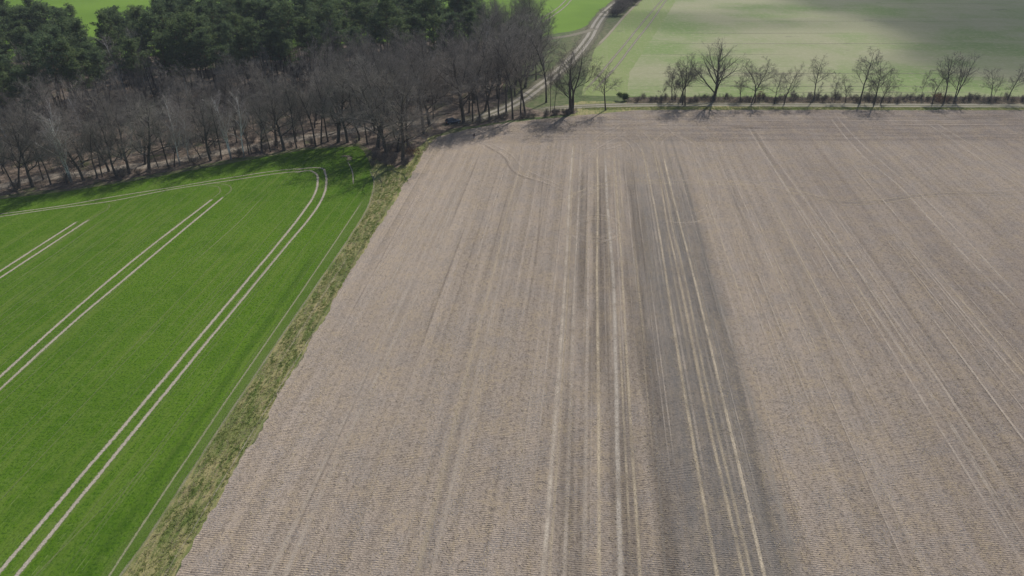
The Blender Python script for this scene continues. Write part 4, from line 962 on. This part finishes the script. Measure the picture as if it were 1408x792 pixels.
def build_car(x, y, rz):
    o = thing('parked_car', (x, y, 0), rz)                 # nose along +x
    # lower body: cross sections along the length, (x, z_low, z_high, half width)
    S = [(-2.25, .45, .78, .70), (-2.18, .32, 1.00, .82), (-1.7, .24, 1.06, .89), (-.8, .20, 1.03, .90), (.2, .20, 1.00, .90), (.95, .20, .99, .90), (1.5, .22, .93, .88), (2.0, .28, .84, .82), (2.22, .36, .70, .70)]
    bm = bmesh.new(); rings = []
    for (sx, zl, zh, w) in S:
        prof = [(-w * .92, zl), (w * .92, zl), (w, zl + .14), (w * 1.0, (zl + zh) / 2), (w * .97, zh - .1), (w * .84, zh), (0, zh + .03), (-w * .84, zh), (-w * .97, zh - .1), (-w, (zl + zh) / 2), (-w, zl + .14)]
        rings.append([bm.verts.new((sx, a, b)) for a, b in prof])
    for r1, r2 in zip(rings[:-1], rings[1:]):
        for k in range(11): bm.faces.new((r1[k], r1[(k + 1) % 11], r2[(k + 1) % 11], r2[k]))
    bm.faces.new(rings[0]); bm.faces.new(list(reversed(rings[-1]))); bmesh.ops.recalc_face_normals(bm, faces=bm.faces)
    me = bpy.data.meshes.new('body'); bm.to_mesh(me); bm.free(); me.materials.append(paint); me.polygons.foreach_set('use_smooth', [True] * len(me.polygons))
    body = bpy.data.objects.new('body', me); COL.objects.link(body); body.parent = o
    def prism(name, prof_lo, prof_hi, mat, par=o):
        v = list(prof_lo) + list(prof_hi); n = len(prof_lo); f = [tuple(range(n - 1, -1, -1)), tuple(range(n, 2 * n))] + [(k, (k + 1) % n, n + (k + 1) % n, n + k) for k in range(n)]
        return link_mesh(name, v, f, mat, par)
    cab_lo = [(-2.05, -.76, 1.02), (1.05, -.78, .98), (1.05, .78, .98), (-2.05, .76, 1.02)]; cab_hi = [(-1.72, -.60, 1.46), (.22, -.62, 1.46), (.22, .62, 1.46), (-1.72, .60, 1.46)]
    gl = prism('window_band', cab_lo, cab_hi, glass_m)
    prism('roof', [(-1.80, -.64, 1.455), (.28, -.65, 1.455), (.28, .65, 1.455), (-1.80, .64, 1.455)], [(-1.66, -.54, 1.52), (.08, -.56, 1.53), (.08, .56, 1.53), (-1.66, .54, 1.52)], paint)
    for s in (-1, 1):
        for xa, xb in ((-.95, -1.0), (.02, -.12)):
            prism('pillar', [(xa - .04, s * .785, .99), (xa + .04, s * .785, .99), (xa + .04, s * .70, .99), (xa - .04, s * .70, .99)], [(xb - .04, s * .635, 1.455), (xb + .04, s * .635, 1.455), (xb + .04, s * .56, 1.455), (xb - .04, s * .56, 1.455)], paint)
        prism('mirror', [(.72, s * .92, .98), (.86, s * .92, .98), (.86, s * 1.06, .98), (.72, s * 1.06, .98)], [(.74, s * .92, 1.12), (.84, s * .92, 1.12), (.84, s * 1.04, 1.12), (.74, s * 1.04, 1.12)], blackp)
        prism('headlight', [(2.02, s * .48, .62), (2.21, s * .46, .60), (2.05, s * .80, .62), (1.95, s * .80, .64)], [(2.00, s * .48, .77), (2.16, s * .46, .74), (2.00, s * .80, .77), (1.92, s * .80, .78)], lampg)
        prism('tail_light', [(-2.28, s * .55, .80), (-2.1, s * .55, .80), (-2.1, s * .84, .80), (-2.24, s * .82, .80)], [(-2.26, s * .55, .98), (-2.1, s * .55, .98), (-2.1, s * .82, .98), (-2.22, s * .8, .98)], redl)
        prism('door_handle', [(-.75, s * .905, .82), (-.5, s * .905, .82), (-.5, s * .925, .82), (-.75, s * .925, .82)], [(-.75, s * .905, .85), (-.5, s * .905, .85), (-.5, s * .925, .85), (-.75, s * .925, .85)], alloy)
    prism('number_plate', [(2.235, -.26, .40), (2.25, -.26, .40), (2.25, .26, .40), (2.235, .26, .40)], [(2.235, -.26, .50), (2.25, -.26, .50), (2.25, .26, .50), (2.235, .26, .50)], lampg)
    prism('grille', [(2.2, -.4, .55), (2.24, -.4, .55), (2.24, .4, .55), (2.2, .4, .55)], [(2.19, -.4, .66), (2.23, -.4, .66), (2.23, .4, .66), (2.19, .4, .66)], blackp)
    for sx in (-1.38, 1.35):
        for s in (-1, 1):
            wo = thing('wheel', (sx, s * .83, .33)); wo.parent = o
            def ringm(name, prof, mat):
                v = []; f = []; n = 20; m = len(prof)
                for k in range(n):
                    a = 6.28318 * k / n
                    for r, yy in prof: v.append((math.cos(a) * r, yy * s, math.sin(a) * r))
                for k in range(n):
                    for j in range(m - 1): f.append((k * m + j, ((k + 1) % n) * m + j, ((k + 1) % n) * m + j + 1, k * m + j + 1))
                return link_mesh(name, v, f, mat, wo, True)
            ringm('tyre', [(.20, -.1), (.30, -.11), (.33, -.08), (.33, .08), (.30, .11), (.21, .10)], rubber); ringm('rim', [(.215, .095), (.19, .06), (.06, .05), (.0, .07)], alloy)
    return tag(o, 'dark blue estate car parked at the wood edge between two thick trunks', 'car')
cx, cy = G(623, 169.5); build_car(cx, cy, math.radians(28))

# ------------------------------------------------------------------ person walking near the dense row
def skin_obj(name, verts, edges, radii, mat, parent, sub=1, root=0):
    me = bpy.data.meshes.new(name); me.from_pydata(verts, edges, [])
    bm = bmesh.new(); bm.from_mesh(me); lay = bm.verts.layers.skin.verify(); bm.verts.ensure_lookup_table()
    for i, v in enumerate(bm.verts):
        r = radii[i]; v[lay].radius = r if isinstance(r, tuple) else (r, r); v[lay].use_root = (i == root)
    bm.to_mesh(me); bm.free(); o = bpy.data.objects.new(name, me); COL.objects.link(o)
    m = o.modifiers.new('skin', 'SKIN'); m.use_smooth_shade = True; s = o.modifiers.new('sub', 'SUBSURF'); s.levels = s.render_levels = sub
    bpy.context.view_layer.update(); dg = bpy.context.evaluated_depsgraph_get(); nm = bpy.data.meshes.new_from_object(o.evaluated_get(dg)); o.modifiers.clear(); o.data = nm
    nm.materials.clear(); nm.materials.append(mat); o.parent = parent; return o
def build_person(x, y, rz):
    o = thing('person', (x, y, 0), rz)                     # faces -y, mid stride
    skinm = principled('skin', (0.50, 0.30, 0.21), .5); jack = principled('black_jacket', (0.022, 0.022, 0.026), .8, spec=.2); jeans = principled('pale_blue_jeans', (0.17, 0.23, 0.32), .85, spec=.2); hairm = principled('brown_hair', (0.06, 0.035, 0.02), .6)
    V = [(0, 0, .95), (0, 0, 1.12), (0, 0, 1.32), (0, 0, 1.45), (0, -.01, 1.52), (0, -.02, 1.60), (0, -.02, 1.69)]; E = [(i, i + 1) for i in range(6)]; Rr = [(.14, .10), (.13, .095), (.16, .105), (.11, .08), .055, .08, .085]
    for s in (-1, 1):
        b = len(V); V += [(s * .18, 0, 1.42), (s * .23, .02 * s, 1.17), (s * .235, -.10 - .05 * s, .95), (s * .235, -.13 - .05 * s, .88)]; E += [(3, b), (b, b + 1), (b + 1, b + 2), (b + 2, b + 3)]; Rr += [.06, .046, .034, .030]
        for k in range(4): 
            c = len(V); oy = -.13 - .05 * s + (k - 1.5) * .02; L = (.065, .075, .07, .055)[k]
            V += [(s * .235, oy, .86), (s * .23, oy, .86 - L * .55), (s * .215, oy - .004, .86 - L)]; E += [(b + 3, c), (c, c + 1), (c + 1, c + 2)]; Rr += [.0095, .009, .007]
        c = len(V); V += [(s * .232, -.175 - .05 * s, .875), (s * .225, -.195 - .05 * s, .845)]; E += [(b + 3, c), (c, c + 1)]; Rr += [.011, .008]
        l = len(V); fy = -.16 * s; V += [(s * .09, 0, .90), (s * .10, fy * .7 - .03, .50), (s * .10, fy + .02, .09), (s * .10, fy - .14, .035)]; E += [(0, l), (l, l + 1), (l + 1, l + 2), (l + 2, l + 3)]; Rr += [.09, .062, .042, .035]
    skin_obj('body', V, E, Rr, skinm, o)
    V = [(0, 0, .92), (0, 0, 1.12), (0, 0, 1.32), (0, 0, 1.47)]; E = [(0, 1), (1, 2), (2, 3)]; Rr = [(.165, .125), (.155, .12), (.185, .13), (.10, .085)]
    for s in (-1, 1):
        b = len(V); V += [(s * .19, 0, 1.42), (s * .235, .02 * s, 1.17), (s * .24, -.10 - .05 * s, .94)]; E += [(3, b), (b, b + 1), (b + 1, b + 2)]; Rr += [.075, .06, .048]
    skin_obj('jacket', V, E, Rr, jack, o)
    V = [(0, 0, .98), (0, 0, .90)]; E = [(0, 1)]; Rr = [(.15, .115), (.15, .115)]
    for s in (-1, 1):
        l = len(V); fy = -.16 * s; V += [(s * .095, 0, .82), (s * .10, fy * .7 - .03, .50), (s * .10, fy + .02, .11)]; E += [(1, l), (l, l + 1), (l + 1, l + 2)]; Rr += [.10, .078, .062]
    skin_obj('jeans', V, E, Rr, jeans, o)
    for s in (-1, 1):
        fy = -.16 * s; skin_obj('shoe', [(s * .10, fy + .05, .05), (s * .10, fy - .06, .05), (s * .10, fy - .17, .04)], [(0, 1), (1, 2)], [.05, .05, .042], jack, o)
    skin_obj('hair', [(0, .03, 1.66), (0, .01, 1.72), (0, -.03, 1.745)], [(0, 1), (1, 2)], [.085, .088, .07], hairm, o)
    skin_obj('nose', [(0, -.10, 1.665), (0, -.118, 1.64)], [(0, 1)], [.010, .013], skinm, o)
    skin_obj('mouth', [(-.022, -.098, 1.612), (0, -.104, 1.610), (.022, -.098, 1.612)], [(0, 1), (1, 2)], [.006, .007, .006], principled('lips', (0.4, 0.15, 0.12)), o)
    for s in (-1, 1):
        skin_obj('ear', [(s * .085, -.015, 1.68), (s * .09, -.01, 1.64)], [(0, 1)], [.014, .012], skinm, o); skin_obj('eye', [(s * .032, -.095, 1.68), (s * .034, -.1, 1.678)], [(0, 1)], [.010, .009], blackp, o)
    return tag(o, 'person in black jacket and pale jeans walking on the shaded rim of the brown field', 'person')
px_, py_ = G(652, 191.5); build_person(px_, py_, math.radians(35))

# ------------------------------------------------------------------ clouds (their shade falls on the far fields) and haze
cloud_m = bpy.data.materials.new('cloud_vapour'); cloud_m.use_nodes = True; cn = cloud_m.node_tree
for nd in list(cn.nodes):
    if nd.type != 'OUTPUT_MATERIAL': cn.nodes.remove(nd)
pv = cn.nodes.new('ShaderNodeVolumePrincipled'); pv.inputs['Density'].default_value = 0.011; pv.inputs['Color'].default_value = (.75, .75, .75, 1)
cn.links.new(pv.outputs[0], [n for n in cn.nodes if n.type == 'OUTPUT_MATERIAL'][0].inputs['Volume'])
def cloud(puffs, label):
    """puffs: ground pixel whose sun the puff covers, radii in metres"""
    bm = bmesh.new()
    for (gx, gy, rx, ry, rz_) in puffs:
        hz = 900; c = Vector((gx, gy, 0)) + SUNV * (hz / SUNV.z)
        mt = Matrix.Translation(c) @ Matrix.Diagonal((rx, ry, rz_, 1))
        r = bmesh.ops.create_icosphere(bm, subdivisions=3, radius=1.0)
        for v in r['verts']:
            v.co *= 1 + .22 * mnoise.noise(v.co * 1.7 + c * .01); v.co = mt @ v.co
    me = bpy.data.meshes.new('cloud'); bm.to_mesh(me); bm.free(); me.materials.append(cloud_m)
    # one closed skin so that overlapping puffs do not stack
    o = bpy.data.objects.new('cloud', me); COL.objects.link(o)
    rm = o.modifiers.new('r', 'REMESH'); rm.mode = 'VOXEL'; rm.voxel_size = 6
    bpy.context.view_layer.update(); nm = bpy.data.meshes.new_from_object(o.evaluated_get(bpy.context.evaluated_depsgraph_get())); o.modifiers.clear(); o.data = nm
    if not nm.materials: nm.materials.append(cloud_m)
    o['kind'] = 'structure'; return tag(o, label, 'cloud')
def gp3(px, py, rx, ry, rz): x, y = G(px, py); return (x, y, rx, ry, rz)
cloud([gp3(1420, 30, 75, 60, 60), gp3(1330, 5, 90, 55, 60), gp3(1400, 82, 50, 24, 40), gp3(1500, 60, 90, 60, 60), gp3(1290, 84, 30, 12, 25), gp3(1200, -10, 70, 40, 45)], 'grey cloud drifting above the far right fields')
cloud([gp3(930, 27, 42, 14, 26), gp3(1000, 33, 40, 12, 22), gp3(880, 20, 18, 9, 14)], 'thin cloud shading the pale drilled field')
cloud([gp3(1150, 32, 36, 10, 20), gp3(1080, 12, 40, 12, 20)], 'narrow cloud wisp shading the sparse field')
cloud([gp3(1375, 161, 24, 5, 10), gp3(1420, 164, 22, 6, 12)], 'small cloud wisp shading the right end of the brown field')

hm = bpy.data.materials.new('thin_haze'); hm.use_nodes = True; hn = hm.node_tree
for nd in list(hn.nodes):
    if nd.type != 'OUTPUT_MATERIAL': hn.nodes.remove(nd)
hv = hn.nodes.new('ShaderNodeVolumePrincipled'); hv.inputs['Density'].default_value = 0.0002; hv.inputs['Color'].default_value = (.80, .88, 1.0, 1)
hn.links.new(hv.outputs[0], [n for n in hn.nodes if n.type == 'OUTPUT_MATERIAL'][0].inputs['Volume'])
bm = bmesh.new(); bmesh.ops.create_cube(bm, size=1.0)
for v in bm.verts: v.co = Vector((v.co.x * 14000, v.co.y * 14000, -1.0 if v.co.z < 0 else 68.0))
me = bpy.data.meshes.new('haze'); bm.to_mesh(me); bm.free(); me.materials.append(hm)
hz = bpy.data.objects.new('haze', me); COL.objects.link(hz); hz['kind'] = 'stuff'; hz['label'] = 'thin pale haze lying over the whole landscape'; hz['category'] = 'haze'
